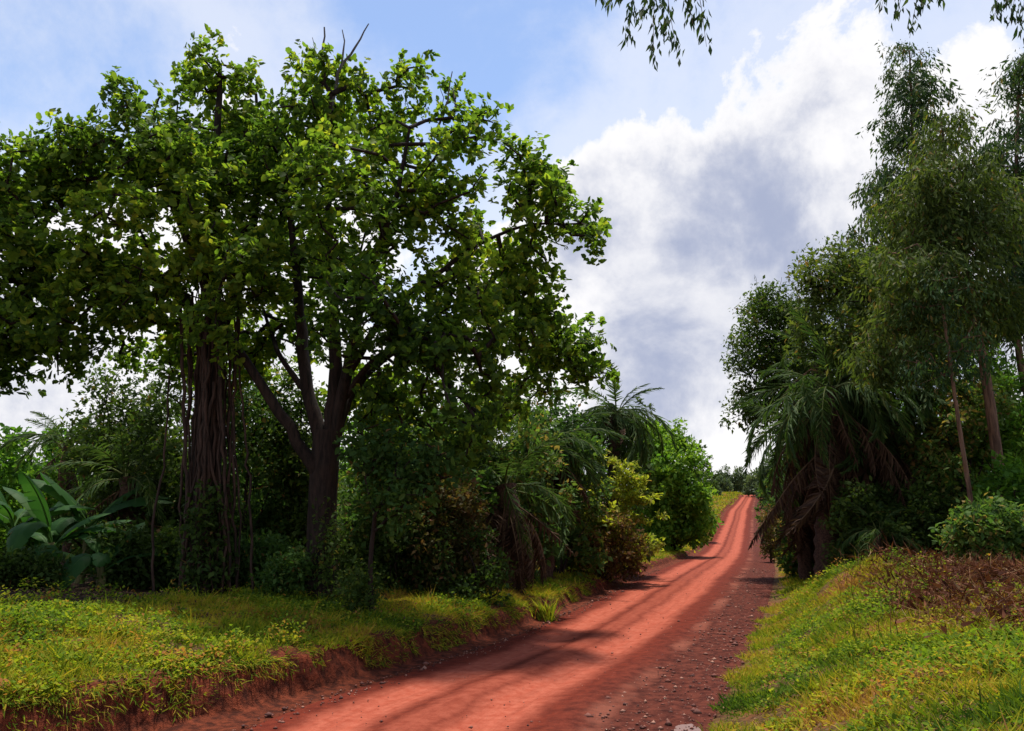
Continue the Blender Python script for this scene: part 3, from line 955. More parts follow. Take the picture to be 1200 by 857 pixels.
# layered yellow-green shrub
bk = 30
shrub('layered_shrub', 'yellow-green shrub with flat leafy tiers and pinkish lower leaves by the roadside', 700, bk, 520, 60, MAT['leaf_yellow'], 210, 50, .16, seed=24, flat=1.0, carve=.2,
      lobes=[LB(690, 532, 30, 12, bk), LB(712, 548, 34, 11, bk - .3), LB(733, 565, 26, 10, bk - .2), LB(690, 572, 36, 12, bk - .6), LB(742, 580, 30, 12, bk - .4), LB(700, 605, 50, 14, bk - 1), LB(745, 604, 34, 13, bk), LB(690, 630, 45, 14, bk - .8), LB(735, 636, 40, 18, bk), LB(705, 650, 45, 12, bk - .6)])
shrub('rusty_shrub', 'low shrub with pinkish brown leaves beneath the layered yellow-green shrub', 705, 28.4, 600, 50, MAT['leaf_rust'], 110, 46, .13, seed=25)
# bright rounded tree by the roadside
by = 55
shrub('rounded_tree', 'dense fresh-green rounded tree at the left roadside before the hill', 790, by, 490, 55, MAT['leaf_bright'], 420, 60, .30, category='tree', seed=26, r0=.14, carve=.12, spread=.6, lightbias=.18,
      lobes=[LB(772, 515, 28, 24, by), LB(786, 555, 42, 45, by - 1), LB(800, 590, 34, 40, by - 1), LB(770, 590, 40, 45, by), LB(812, 610, 22, 24, by - .5), LB(778, 630, 42, 18, by - 1)])
shrub('dark_spiky_tree', 'small dark tree peeking out behind the fresh-green rounded tree', 822, 80, 520, 16, MAT['leaf_dark'], 90, 40, .3, category='tree', seed=27, r0=.12)
shrub('small_tree', 'pale feathery tree top above the fresh-green rounded tree', 752, 62, 462, 26, MAT['leaf_hazed'], 90, 40, .3, category='tree', seed=28, r0=.12, low=False)
# sapling in front of the main trunk
b = sink(on_ground(436, 15.2))
make_tree('sapling', 'thin bare-stemmed sapling leaning right in front of the many-stemmed trunk', 'sapling', b,
          [([b, P(434, 660, 15.2), P(440, 600, 15.1)], .05, .04), (pp([15.1, 15, 14.8], (440, 622), (475, 590), (520, 560)), .03, .012), (pp([15.1, 15.2, 15.3], (439, 605), (430, 560), (425, 510)), .03, .012), (pp([15.1, 14.9, 14.8], (438, 610), (462, 560), (500, 520)), .025, .01)],
          [LB(500, 545, 45, 28, 14.9, .7), LB(440, 525, 40, 35, 15.2, .7), LB(470, 585, 40, 30, 15, .6)], MAT['leaf_under'], MAT['bark_dark'], 70, 35, .13, .5, 'scatter', seed=29, spread=.3)


# ------------------------------------------------------------------ palms
def frond_mesh(name, L, droop, leaflets, mat, llen, seed, curl=0.0, width=0.03, hang=0.2):
    """one pinnate frond along +x from the origin, arching down"""
    r = np.random.default_rng(seed)
    n = 14
    ang = np.linspace(0.0, -droop, n)
    st = L / (n - 1)
    pts = np.zeros((n, 3))
    for i in range(1, n):
        a = ang[i]
        pts[i] = pts[i - 1] + st * np.array([math.cos(a), curl * i / n * .4, math.sin(a)])
    acc = Acc()
    V, q = tube(pts, np.linspace(.028, .006, n), 4)
    acc.put(V, q, 0.9)
    t = np.repeat(np.linspace(.14, 1, leaflets), 2)
    s = np.tile([-1, 1], leaflets)
    f = t * (n - 1); i0 = np.minimum(f.astype(int), n - 2); fr = (f - i0)[:, None]
    pos = pts[i0] * (1 - fr) + pts[i0 + 1] * fr
    tan = unit(pts[i0 + 1] - pts[i0])
    side = np.stack([np.zeros_like(t), s.astype(float), np.zeros_like(t)], 1)
    d = unit(tan * (0.55 + 0.5 * t[:, None]) + side * 1.0 + np.array([0, 0, 1]) * (-hang + 0.12 * r.normal(size=(len(t), 1))) + r.normal(size=pos.shape) * 0.20)
    ln = llen * np.sin(np.clip(t * 0.9 + 0.12, 0, 1) * math.pi) ** 0.6 * r.uniform(.55, 1.15, len(t)) * (r.random(len(t)) > .12) + 0.03
    V, q, nf = leaf_geo(pos, d, np.tile([0, 0, 1.], (len(t), 1)) + r.normal(size=pos.shape) * .3, ln, np.full(len(t), width), LEAFB)
    acc.put(V, q, np.repeat(np.clip(.45 + r.normal(size=len(t)) * .2, 0, 1), nf))
    return acc.mesh(name, mat)


FR_UP = [frond_mesh('frond', 2.3, 1.2, 44, MAT['frond'], .45, 40 + i, curl=(i - 1) * .5, width=.042) for i in range(3)]
FR_DR = [frond_mesh('frond', 2.5, 2.0, 48, MAT['frond'], .48, 50 + i, curl=(i - 1) * .5, hang=.6, width=.042) for i in range(3)]
FR_DEAD = [frond_mesh('dead_frond', 2.4, 0.9, 36, MAT['frond_dead'], .42, 60 + i, curl=(i - 1) * .6, hang=.9, width=.05) for i in range(3)]


def palm(label, b, crown, r, scale, n_up, n_dr, n_dead, seed, name='palm', group=None, dead_drop=1.0, dr_el=(5, 50)):
    b = np.asarray(b, float)
    b = np.array([b[0], b[1], b[2] - .15])
    q = np.random.default_rng(seed)
    root = add(name, None, loc=b, label=label, category='palm', group=group)
    c = curve([b, (b + crown) / 2 + np.array([q.normal() * .12, q.normal() * .1, 0]), np.asarray(crown)], 0.22)
    rr = np.linspace(r * 1.15, r, len(c)) * (1 + 0.10 * np.cos(np.arange(len(c)) * np.pi))
    V, qd = tube(c, rr, 12, lump=.12, seed=seed)
    add('trunk', mesh_from('trunk', V - b, qd, mat=MAT['bark_palm'], smooth=False), root)
    top = np.asarray(crown) - b
    g = 2.39996

    def put(nm, me, i, el, sc, off):
        o = add(nm, me, root)
        az = i * g + q.normal() * .25
        o.location = top + np.array([math.cos(az) * r * .7, math.sin(az) * r * .7, off])
        o.rotation_euler = (q.normal() * .45, -el, az)
        o.scale = (sc, sc * q.uniform(.7, 1.1), sc * q.uniform(.85, 1.2))
    for i in range(n_up):
        put('frond', FR_UP[i % 3], i, math.radians(q.uniform(25, 80)), scale * q.uniform(.6, 1.1), q.uniform(-.05, .15))
    for i in range(n_dr):
        put('frond', FR_DR[i % 3], i + .5, math.radians(q.uniform(*dr_el)), scale * q.uniform(.85, 1.15), q.uniform(-.15, .05))
    for i in range(n_dead):
        put('dead_frond', FR_DEAD[i % 3], i + .3, math.radians(q.uniform(-82, -22)), scale * q.uniform(.7, 1.1), q.uniform(-.6, -.1) * dead_drop)
    return root


palm('palm with upright green fronds above the shrubs behind the banana clump', on_ground(78, 23), P(78, 520, 23), .13, .85, 10, 10, 8, 1)
palm('short palm with browning fronds arching beside the vine-draped trunk', on_ground(150, 19.5), P(150, 560, 19.5), .2, .8, 8, 9, 8, 2)
palm('palm with a heavy skirt of dead brown fronds in the shade of the small trees', on_ground(592, 21.5), P(592, 570, 21.5), .27, 1.05, 7, 10, 60, 3, dr_el=(-15, 45))
palm('tall palm with long green fronds hanging straight down beside the layered yellow-green shrub', on_ground(722, 34), P(722, 482, 34), .22, 1.15, 7, 40, 10, 4, dr_el=(-35, 35))
palm('palm with half-hidden drooping fronds left of the layered yellow-green shrub', on_ground(640, 26), P(640, 520, 26), .2, 1.1, 7, 26, 16, 6, dr_el=(-30, 40))
# right side group
palm('dark thick-trunked palm with a long skirt of dead fronds at the roadside', on_ground(968, 25.5), P(972, 455, 25.5), .30, 1.4, 6, 34, 56, 7, dr_el=(-50, 35), dead_drop=4.0)
palm('tall palm with hanging brown fronds on the forest side of the thick-trunked palm', on_ground(1015, 27), P(1015, 440, 27), .24, 1.45, 7, 34, 60, 8, dr_el=(-50, 35), dead_drop=4.5)
palm('smaller leaning palm with drooping fronds on the road side of the thick-trunked palm', on_ground(944, 29), P(938, 500, 29), .22, 1.3, 5, 22, 50, 9, dr_el=(-45, 30), dead_drop=4.0)
palm('low young palm with arching fronds near the ground beside the thick-trunked palm', on_ground(1030, 23.5), P(1030, 622, 23.5), .10, .7, 4, 12, 10, 10)
palm('high palm crown showing above the dead skirts at the right roadside', on_ground(955, 31), P(958, 425, 31), .22, 1.15, 9, 14, 20, 12)


# ------------------------------------------------------------------ banana plants
def banana_leaf(L, W, droop, seed):
    r = np.random.default_rng(seed)
    n = 16
    pts = np.zeros((n, 3)); a = 0
    for i in range(1, n):
        a = -droop * (i / n) ** 1.3
        pts[i] = pts[i - 1] + L / (n - 1) * np.array([math.cos(a), 0, math.sin(a)])
    tan = unit(np.gradient(pts, axis=0))
    nrm = np.stack([-tan[:, 2], np.zeros(n), tan[:, 0]], 1)
    t = np.linspace(0, 1, n)
    w = W * np.where(t < .15, t / .15 * .25, np.sin(np.clip((t - .1) / .9, 0, 1) * math.pi) ** .55 * (1 - .15 * t) + .02)
    acc = Acc()
    V, q = tube(pts, np.linspace(.03, .006, n), 5)
    acc.put(V, q, 0.95)
    for s in (-1, 1):
        i = 2
        while i < n - 1:                     # torn strips
            m = min(n - 1, i + int(r.integers(1, 4)))
            k = np.arange(i, m + 1)
            tear = r.normal() * .10
            inner = pts[k] + nrm[k] * .01
            gapw = np.ones(len(k)); gapw[-1] = .96
            outer = pts[k] + s * np.array([0, 1, 0]) * (w[k] * gapw)[:, None] - nrm[k] * (w[k] * (.35 + tear))[:, None] + tan[k] * .12
            midp = pts[k] + s * np.array([0, 1, 0]) * (w[k] * .5)[:, None] + nrm[k] * (w[k] * .10)[:, None] + tan[k] * .05
            V = np.concatenate([inner, midp, outer]); c = len(k)
            qd = [[a_, a_ + 1, a_ + 1 + c, a_ + c] for a_ in range(c - 1)] + [[a_ + c, a_ + 1 + c, a_ + 1 + 2 * c, a_ + 2 * c] for a_ in range(c - 1)]
            acc.put(V, np.array(qd), np.clip(.5 + r.normal() * .2, 0, 1))
            i = m
    return acc.mesh('leaf', MAT['banana'])


BAN = [banana_leaf(1.9, .30, d, 80 + i) for i, d in enumerate((1.0, 1.7, 2.4, 0.6))]


def banana(label, px, Y, h, n, seed, sc=1.0):
    b = on_ground(px, Y); b[2] -= .1
    q = np.random.default_rng(seed)
    root = add('banana_plant', None, loc=b, label=label, category='banana plant', group=None)
    top = np.array([q.normal() * .12, q.normal() * .1, h])
    V, qd = tube(curve([np.zeros(3), top * .5 + np.array([.04, 0, 0]), top], .2), np.linspace(.11, .06, len(curve([np.zeros(3), top * .5, top], .2))), 10)
    add('stem', mesh_from('stem', V, qd, mat=MAT['banana_stem'], smooth=True), root)
    for i in range(n):
        o = add('leaf', BAN[i % 4], root)
        az = i * 2.39996 + q.normal() * .3
        o.location = top + np.array([0, 0, q.uniform(-.25, .05)])
        o.rotation_euler = (q.normal() * .2, -math.radians(q.uniform(15, 78)), az)
        s = sc * q.uniform(.75, 1.1)
        o.scale = (s, s, s)


banana('banana plant with tall upright bright leaves, tallest of the clump', 92, 18.6, 1.35, 9, 1, .95)
banana('banana plant with wide drooping leaves beside the tallest one', 55, 17.2, .95, 9, 2, .9)
banana('banana plant with a big pale green leaf at the outer end of the clump', 4, 18.4, 1.3, 8, 3, 1.0)
banana('small banana plant with low leaves between the clump and the vine-draped trunk', 118, 16.8, .55, 7, 4, .7)


# ------------------------------------------------------------------ right side trees
def gum(name, label, trunk_px, Y, r0, lobes, n, per, leaf, seed, size=.17, extra=(), spread=.55, carve=.26, droop=0.1, dead=()):
    b = sink(on_ground(trunk_px[0][0], Y))
    pts = [b] + [P(x, y, Y) for x, y in trunk_px[1:]]
    limbs = [(pts, r0, .03)] + list(extra)
    return make_tree(name, label, 'tree', b, limbs, lobes, leaf, MAT['bark_euc'], n, per, size, .30, 'spray', carve=carve, spread=spread, seed=seed, tmpl=LEAF4, droop=droop, twig=.008, dead=dead)


gum('gum_tree', 'tallest dark gum tree with a pointed crown behind the olive-green gum', [(1062, 655), (1066, 500), (1068, 350), (1070, 200), (1066, 60)], 31, .22,
    [LB(1066, 80, 26, 40, 31), LB(1064, 150, 42, 50, 31), LB(1060, 225, 48, 55, 31), LB(1040, 300, 62, 55, 31), LB(1070, 360, 70, 60, 31), LB(1010, 360, 50, 45, 31), LB(1085, 120, 22, 36, 31)], 430, 84, MAT['leaf_euc'], 41, .22, carve=.16)
gum('gum_tree', 'olive-green gum tree with a rough leaning trunk beside the leafy roadside bush', [(1188, 668), (1172, 560), (1153, 430), (1130, 310), (1112, 220), (1103, 140)], 23, .19,
    [LB(1100, 150, 36, 36, 23), LB(1108, 215, 58, 50, 22.5), LB(1080, 260, 52, 52, 23), LB(1130, 285, 62, 50, 22.5), LB(1070, 330, 58, 48, 22), LB(1140, 350, 60, 45, 23), LB(1050, 400, 55, 42, 22.5), LB(1165, 240, 40, 42, 23)], 470, 84, MAT['leaf_euc_light'], 42, .18, carve=.24,
    extra=[(pp(23, (1146, 390), (1110, 330), (1070, 280)), .06, .02), (pp(23, (1138, 350), (1165, 290), (1180, 240)), .05, .02)])
gum('gum_tree', 'dark gum tree whose bare trunk leans out beyond the olive-green gum', [(1262, 665), (1228, 540), (1195, 420), (1190, 280), (1192, 160), (1195, 70)], 26, .17,
    [LB(1198, 100, 34, 45, 26), LB(1192, 180, 48, 55, 26), LB(1200, 260, 55, 55, 26), LB(1180, 350, 50, 50, 26), LB(1230, 330, 60, 80, 26)], 380, 84, MAT['leaf_euc'], 43, .20, carve=.2)
gum('gum_sapling', 'thin pale-stemmed young gum standing in the forest beside the rough leaning trunk', [(1146, 668), (1138, 590), (1124, 500), (1110, 400), (1100, 330)], 21, .075,
    [LB(1105, 340, 40, 40, 21), LB(1120, 400, 40, 35, 21), LB(1090, 430, 36, 30, 21)], 70, 45, MAT['leaf_euc'], 44, .15)
b = sink(on_ground(1108, 27))
make_tree('forked_tree', 'dark forked tree between the palms and the gum trunks', 'tree', b,
          [([b, P(1106, 590, 27), P(1098, 530, 27), P(1084, 484, 27)], .20, .15), (pp(27, (1086, 490), (1066, 455), (1040, 400), (1020, 350)), .12, .03), (pp(27, (1086, 492), (1084, 440), (1092, 380), (1085, 320)), .11, .03)],
          [LB(1015, 340, 55, 55, 27), LB(975, 330, 45, 48, 27), LB(1060, 390, 55, 48, 27), LB(1000, 410, 55, 45, 26), LB(960, 390, 35, 40, 27), LB(1110, 420, 45, 40, 27.5)],
          MAT['leaf_euc_light'], MAT['bark_dark'], 330, 52, .17, .5, 'scatter', seed=45, tmpl=LEAF4, spread=.5, carve=.24)
b = sink(on_ground(957, 34))
make_tree('roadside_tree', 'dark round-crowned tree with bare twigs on top leaning over the road behind the palms', 'tree', b,
          [([b, P(950, 600, 34), P(935, 520, 34), P(918, 450, 34), P(905, 380, 34)], .24, .06), (pp(34, (935, 520), (905, 480), (880, 440)), .1, .03)],
          [LB(905, 370, 38, 34, 34), LB(888, 420, 34, 46, 33.5), LB(925, 430, 40, 50, 34), LB(880, 470, 24, 28, 34), LB(905, 485, 34, 30, 33.5), LB(935, 375, 24, 30, 34)],
          MAT['leaf_dark'], MAT['bark_dark'], 330, 62, .17, .5, 'scatter', seed=46, tmpl=LEAF4, spread=.5, carve=.15, droop=.2,
          dead=[(pp(34, (897, 375), (890, 345), (884, 322)), .02, .006), (pp(34, (908, 370), (912, 345), (916, 325)), .02, .006), (pp(34, (915, 372), (925, 352), (934, 335)), .018, .006), (pp(34, (890, 350), (900, 338), (902, 330)), .012, .005)])
# undergrowth on the right
shrub('scrub_bush', 'dark leafy bush hugging the forest side of the thick-trunked palm', 1003, 24.2, 565, 30, MAT['leaf_dark'], 110, 50, .14, seed=64)
shrub('scrub_bush', 'dark leafy bush between the leaning palm and the road edge', 936, 31, 585, 20, MAT['leaf_under'], 90, 46, .15, seed=65)
shrub('small_tree', 'leafy olive tree filling the gap behind the thin pale-stemmed gum', 1128, 25, 380, 58, MAT['leaf_under'], 260, 54, .16, category='tree', seed=61, r0=.1, lightbias=.2)
shrub('small_tree', 'fresh-green tree behind the rough leaning gum trunk', 1185, 25, 410, 55, MAT['leaf_bright'], 240, 50, .17, category='tree', seed=62, r0=.1)
shrub('small_tree', 'dark leafy tree crowding the hanging fronds beside the forked tree', 1045, 29, 455, 40, MAT['leaf_dark'], 170, 50, .18, category='tree', seed=63, r0=.1)
shrub('leafy_shrub', 'leafy green bush at the foot of the rough leaning gum trunk', 1160, 18.5, 585, 48, MAT['leaf_under'], 190, 46, .13, seed=51, lightbias=.12)
shrub('leafy_shrub', 'sunlit pale-leaved shrub beyond the rough leaning gum trunk', 1200, 21, 520, 45, MAT['leaf_bright'], 120, 42, .17, seed=52)
shrub('scrub_bush', 'dark undergrowth bush in front of the forked tree', 1088, 24, 575, 55, MAT['leaf_dark'], 180, 50, .14, seed=53)
shrub('scrub_bush', 'dark undergrowth bush beside the low young palm', 1045, 25, 560, 45, MAT['leaf_dark'], 150, 50, .14, seed=54)
shrub('small_tree', 'bright green small tree lit through the gap between palms and gums', 1075, 36, 450, 60, MAT['leaf_bright'], 200, 48, .24, category='tree', seed=55, r0=.1)
shrub('small_tree', 'mid-green small tree deep in the forest behind the gum trunks', 1165, 34, 400, 70, MAT['leaf_under'], 260, 48, .24, category='tree', seed=56, r0=.12)
shrub('small_tree', 'shadowy small tree behind the thin pale-stemmed gum', 1120, 30, 500, 45, MAT['leaf_dark'], 180, 46, .2, category='tree', seed=57, r0=.1)
shrub('small_tree', 'shadowy tree at the forest edge beyond the leaning dark gum', 1260, 27, 380, 60, MAT['leaf_dark'], 200, 46, .2, category='tree', seed=58, r0=.1)
shrub('roadside_bush', 'green bush leaning over the right road edge halfway up the hill', 912, 62, 535, 22, MAT['leaf_under'], 150, 46, .22, seed=59, r0=.08)
shrub('roadside_bush', 'small bush with a few rusty leaves on the right road edge below the leaning palm', 903, 46, 590, 10, MAT['leaf_rust'], 45, 36, .16, seed=60)
# hill crest
for i, (px, Y, top, rx, lab) in enumerate([(856, 215, 547, 22, 'flat-topped haze-greyed green tree on the hill crest beside the road'), (842, 190, 560, 13, 'small rounded tree on the hill slope left of the flat-topped tree'),
                                           (874, 225, 556, 16, 'low dark tree on the crest where the road ends'), (893, 170, 552, 20, 'bushy tree on the crest right of the road'),
                                           (830, 165, 566, 12, 'bush on the hill slope behind the fresh-green rounded tree'), (908, 130, 530, 20, 'green tree right of the road below the crest')]):
    shrub('hill_tree', lab, px, Y, top, rx, MAT['leaf_hazed'], 110, 44, .55, category='tree', seed=70 + i, r0=.2, spread=.9, group='trees along the hill crest', low=True)

# gum tree standing right of the view, whose hanging twigs reach into it
b = sink(np.array([8.6, 7.2, float(ground_z(8.6, 7.2))]))
top = b + np.array([-.6, .3, 11.5])
twl = []
for (x, y, Y) in [(768, 12, 8.0), (1072, 2, 8.6), (1190, 8, 9.0)]:
    twl.append((P(x, y, Y), Y))
limbs = [([b, b + np.array([-.2, .1, 5]), b + np.array([-.4, .2, 8.6]), top], .2, .05)]
hang = {0: [(700, -4), (735, 55), (765, 78), (795, 70), (828, 55), (750, 25), (812, 28), (712, 8), (780, 40)], 1: [(1030, 16), (1050, 22), (1066, 45), (1100, 2), (1078, 18)], 2: [(1165, 22), (1185, 30), (1195, 44), (1178, 8)]}
tip_pts = []
for k, (e, Y) in enumerate(twl):
    s = b + np.array([-.4, .2, 8.6 - .5 * k])
    e2 = P((768, 1072, 1190)[k], -75, Y)
    limbs.append(([s, (s + e2) / 2 + np.array([0, 0, .6]), e2], .055, .018))
    for (x, y) in hang[k]:
        a = e2 + np.array([(x - (768, 1072, 1190)[k]) / F * Y * .5, rng.normal() * .1, 0])
        z = P(x, y, Y + rng.normal() * .15)
        tip_pts.append((a, z))
root = add('gum_tree', None, loc=b, label='overhanging gum tree whose thin leafy twigs dangle against the blue sky', category='tree')
for k, (pts, r0, r1) in enumerate(limbs):
    c = curve(pts, .3, .0)
    V, q = tube(c, np.linspace(r0, r1, len(c)), 10 if k == 0 else 6)
    nm = 'trunk' if k == 0 else 'limb'
    add(nm, mesh_from(nm, V - b, q, mat=MAT['bark_euc'], smooth=True), root)
for a, z in tip_pts:
    acc = Acc()
    c = curve([a, (a + z) / 2 + rng.normal(size=3) * .05, z], .08)
    V, q = tube(c, np.linspace(.006, .002, len(c)), 4)
    acc.put(V, q)
    m = 34
    t = rng.uniform(.42, 1, m) ** .8
    pos = c[(t * (len(c) - 1)).astype(int)] + rng.normal(size=(m, 3)) * .035
    d = unit(rand_dirs(m) * .45 + np.array([-.15, 0, -1.0]))
    ln = rng.uniform(.10, .17, m)
    V2, q2, nf = leaf_geo(pos, d, rand_dirs(m), ln, ln * .26, LEAF4)
    o = add('hanging_twig', acc.mesh('hanging_twig', MAT['bark_euc'], origin=b), root)
    add('leaves', mesh_from('leaves', V2 - b, q2, mat=MAT['leaf_euc'], face_attr={'rnd': np.repeat(rng.uniform(0, .8, m), nf)}), o, kind='stuff')
lob = [(top + np.array([.5, -.5, .2]), np.array([2.2, 2.2, 1.6])), (top + np.array([1.8, -1.5, -1.6]), np.array([1.8, 1.8, 1.4]))]
C = np.concatenate([c + rand_dirs(90) * (rng.random((90, 1)) ** .5) * r for c, r in lob])
pos = np.repeat(C, 40, 0) + rng.normal(size=(len(C) * 40, 3)) * .25
ln = rng.uniform(.12, .2, len(pos))
V2, q2, nf = leaf_geo(pos, unit(rand_dirs(len(pos)) * .6 + np.array([0, 0, -.7])), rand_dirs(len(pos)), ln, ln * .24, LEAF4)
add('crown', mesh_from('crown', V2 - b, q2, mat=MAT['leaf_euc'], face_attr={'rnd': np.repeat(rng.uniform(0, .9, len(pos)), nf)}), root, kind='stuff')


# ------------------------------------------------------------------ grass, weeds, litter, clods
def scatter(n, y0, y1, side, u0, u1, power=1.0):
    """random ground points beside the road: more of them near the camera"""
    t = rng.random(n) ** power
    y = y0 + (y1 - y0) * t
    u = u0 + (u1 - u0) * rng.random(n)
    xl, xr, _ = road_at(y)
    x = np.where(side == 'L', xl - u - np.interp(y, [-60, 4, 6, 8, 9.5, 11], [3.6, 3.5, 2.7, 1.4, .45, 0]), xr + u)
    return x, y, u


def seen(x, y, m=0.18):
    return (np.abs(x) < (0.64 + m) * y + 0.6) & (y > 2.5)


def blades(x, y, length, width, tone, lean=0.5, tmpl=LEAFB):
    z = ground_z(x, y)
    pos = np.stack([x, y, z - .01], 1)
    d = rng.normal(size=pos.shape) * lean
    d[:, 2] = 1.0
    d = unit(d)
    up = unit(rand_dirs(len(x)) + np.array([0, 0, .2]))
    V, q, nf = leaf_geo(pos, d, up, length, width, tmpl)
    return V, q, np.repeat(tone, nf)


def grass_patch(side, label, jobs):
    acc = Acc()
    for (n, y0, y1, u0, u1, l, w, power) in jobs:
        x, y, u = scatter(n, y0, y1, side, u0, u1, power)
        p = np.stack([x, y], 1)
        dens = snoise(p, 1.7, 91, 3) + 0.95 * snoise(p, 5.0, 92, 2)
        edge = np.clip((u - u0) / 0.35, 0, 1) * np.clip((u1 - u) / 1.2, 0.0, 1)
        ok = seen(x, y) & (dens + 1.15 * edge + rng.normal(size=n) * .25 > 0.62)
        x, y, p, u = x[ok], y[ok], p[ok], u[ok]
        m = len(x)
        tone = 0.54 + 0.42 * snoise(p, 1.1, 93, 3) + 0.20 * snoise(p, 5.5, 98, 2) + rng.normal(size=m) * .17
        ln = l * rng.uniform(.45, 1.2, m) * (1 + .7 * np.clip(snoise(p, 3.4, 94, 3), -.75, 1))
        V, q, a = blades(x, y, ln, w * rng.uniform(.7, 1.3, m), np.clip(tone, 0, 1), 1.2)
        acc.put(V, q, a)
    me = acc.mesh('grass', MAT['grass'])
    add('grass', me, kind='stuff', label=label, category='grass')


grass_patch('L', 'yellow-green grass covering the bank left of the road',
            [(160000, 5, 24, .46, 5.6, .12, .017, 1.3), (9000, 6, 24, .6, 5.6, .24, .016, 1.3), (40000, 20, 62, .4, 4.2, .16, .03, 1.4), (16000, 60, 215, .2, 9, .45, .12, 1.0)])
grass_patch('R', 'yellow-green grass covering the bank right of the road',
            [(190000, 2.5, 22, -.22, 6.8, .12, .017, 1.2), (12000, 3, 22, .4, 7.2, .26, .014, 1.2), (26000, 18, 60, .05, 2.6, .16, .03, 1.4), (6000, 60, 200, .2, 5, .4, .12, 1.0)])


def weeds(side, label, n, y0, y1, u0, u1, size, per, thr):
    x, y, u = scatter(n, y0, y1, side, u0, u1, 1.3)
    p = np.stack([x, y], 1)
    ok = seen(x, y) & (snoise(p, 1.6, 95, 3) + .7 * snoise(p, 5.5, 96, 2) + rng.normal(size=n) * .2 > thr)
    x, y = x[ok], y[ok]
    m = len(x)
    z = ground_z(x, y)
    h = rng.uniform(.03, .15, m) * (1 + 2.0 * np.clip(snoise(np.stack([x, y], 1), 2.2, 99, 2), 0, 1))
    pos = np.repeat(np.stack([x, y, z], 1), per, 0) + rng.normal(size=(m * per, 3)) * np.array([.06, .06, .015])
    pos[:, 2] += np.repeat(h, per) * rng.random(m * per)
    d = rand_dirs(m * per); d[:, 2] = np.abs(d[:, 2]) * .6 + .1
    ln = size * rng.uniform(.6, 1.3, m * per)
    V, q, nf = leaf_geo(pos, d, unit(rand_dirs(m * per) * .5 + np.array([0, 0, 1])), ln, ln * .6, LEAF6)
    tone = np.clip(np.repeat(.48 + .42 * snoise(np.stack([x, y], 1), 1.5, 102, 3) + .22 * rng.normal(size=m), per) + rng.normal(size=m * per) * .12, 0, 1)
    me = mesh_from('weeds', V, q, mat=MAT['weed'], face_attr={'rnd': np.repeat(tone, nf)})
    add('weeds', me, kind='stuff', label=label, category='weeds')


weeds('L', 'small broad-leaved weeds growing through the grass of the left bank', 9000, 6, 24, .6, 5.8, .055, 12, .15)
weeds('R', 'small broad-leaved weeds growing through the grass of the right bank', 11000, 3, 20, .5, 7.4, .05, 12, .12)

# tuft of long grass blades at the left verge
for (px, Y, lab) in [(640, 19.5, 'tuft of long arching green blades on the verge by the brown-skirted palm')]:
    b = on_ground(px, Y)
    m = 90
    a = rng.random(m) * 6.28
    d = np.stack([np.cos(a) * .5, np.sin(a) * .5, rng.uniform(.6, 1.2, m)], 1)
    pos = np.stack([rng.normal(size=m) * .1, rng.normal(size=m) * .1, np.zeros(m) - .02], 1)
    V, q, nf = leaf_geo(pos, d, np.stack([-np.cos(a), -np.sin(a), np.full(m, .4)], 1), rng.uniform(.4, .75, m), np.full(m, .035), LEAFB)
    add('grass_tuft', mesh_from('grass_tuft', V, q, mat=MAT['weed'], face_attr={'rnd': np.repeat(rng.uniform(.4, 1, m), nf)}), loc=b, label=lab, category='grass tuft')

# dry brush heap on the right verge
m = 26000
x = 8.2 + rng.normal(size=m) * 2.1
y = 13.8 + rng.normal(size=m) * 2.4
xl, xr, _ = road_at(y)
ok = (x - xr > 2.0 + rng.random(m) * 1.2) & (x - xr < 9.5) & (snoise(np.stack([x, y], 1), 2.0, 97, 3) > -.35 + rng.normal(size=m) * .3)
x, y = x[ok], y[ok]
m = len(x)
z = ground_z(x, y)
pos = np.stack([x, y, z + rng.random(m) ** 2 * .30 - .01], 1)
d = rng.normal(size=(m, 3)); d[:, 2] = np.abs(d[:, 2]) * .6
ln = np.where(rng.random(m) < .03, rng.uniform(.4, .8, m), rng.uniform(.08, .36, m))
V, q, nf = leaf_geo(pos, d, rand_dirs(m), ln, np.where(ln < .2, rng.uniform(.025, .07, m), rng.uniform(.006, .02, m)), LEAFB)
add('dry_brush', mesh_from('dry_brush', V, q, mat=MAT['straw'], face_attr={'rnd': np.repeat(rng.random(m), nf)}), kind='stuff',
    label='heap of dry reddish-brown cut brush on the right bank', category='dry brush')

# fallen leaves along the forest edge
acc = Acc()
for side, u0, u1 in (('L', 3.6, 8), ('R', 5.5, 10), ('L', .7, 5), ('R', .4, 7)):
    x, y, u = scatter(9000, 5, 30, side, u0, u1, 1.3)
    z = ground_z(x, y) + .015
    ln = rng.uniform(.05, .13, len(x)) * (1 if u1 > 7.5 else .7)
    d = rand_dirs(len(x)); d[:, 2] *= .25
    V, q, nf = leaf_geo(np.stack([x, y, z], 1), d, unit(rand_dirs(len(x)) * .35 + np.array([0, 0, 1])), ln, ln * .5, LEAF4)
    acc.put(V, q, np.repeat(rng.random(len(x)), nf))
add('fallen_leaves', acc.mesh('fallen_leaves', MAT['litter']), kind='stuff', label='brown fallen leaves littering the ground under the trees', category='leaf litter')

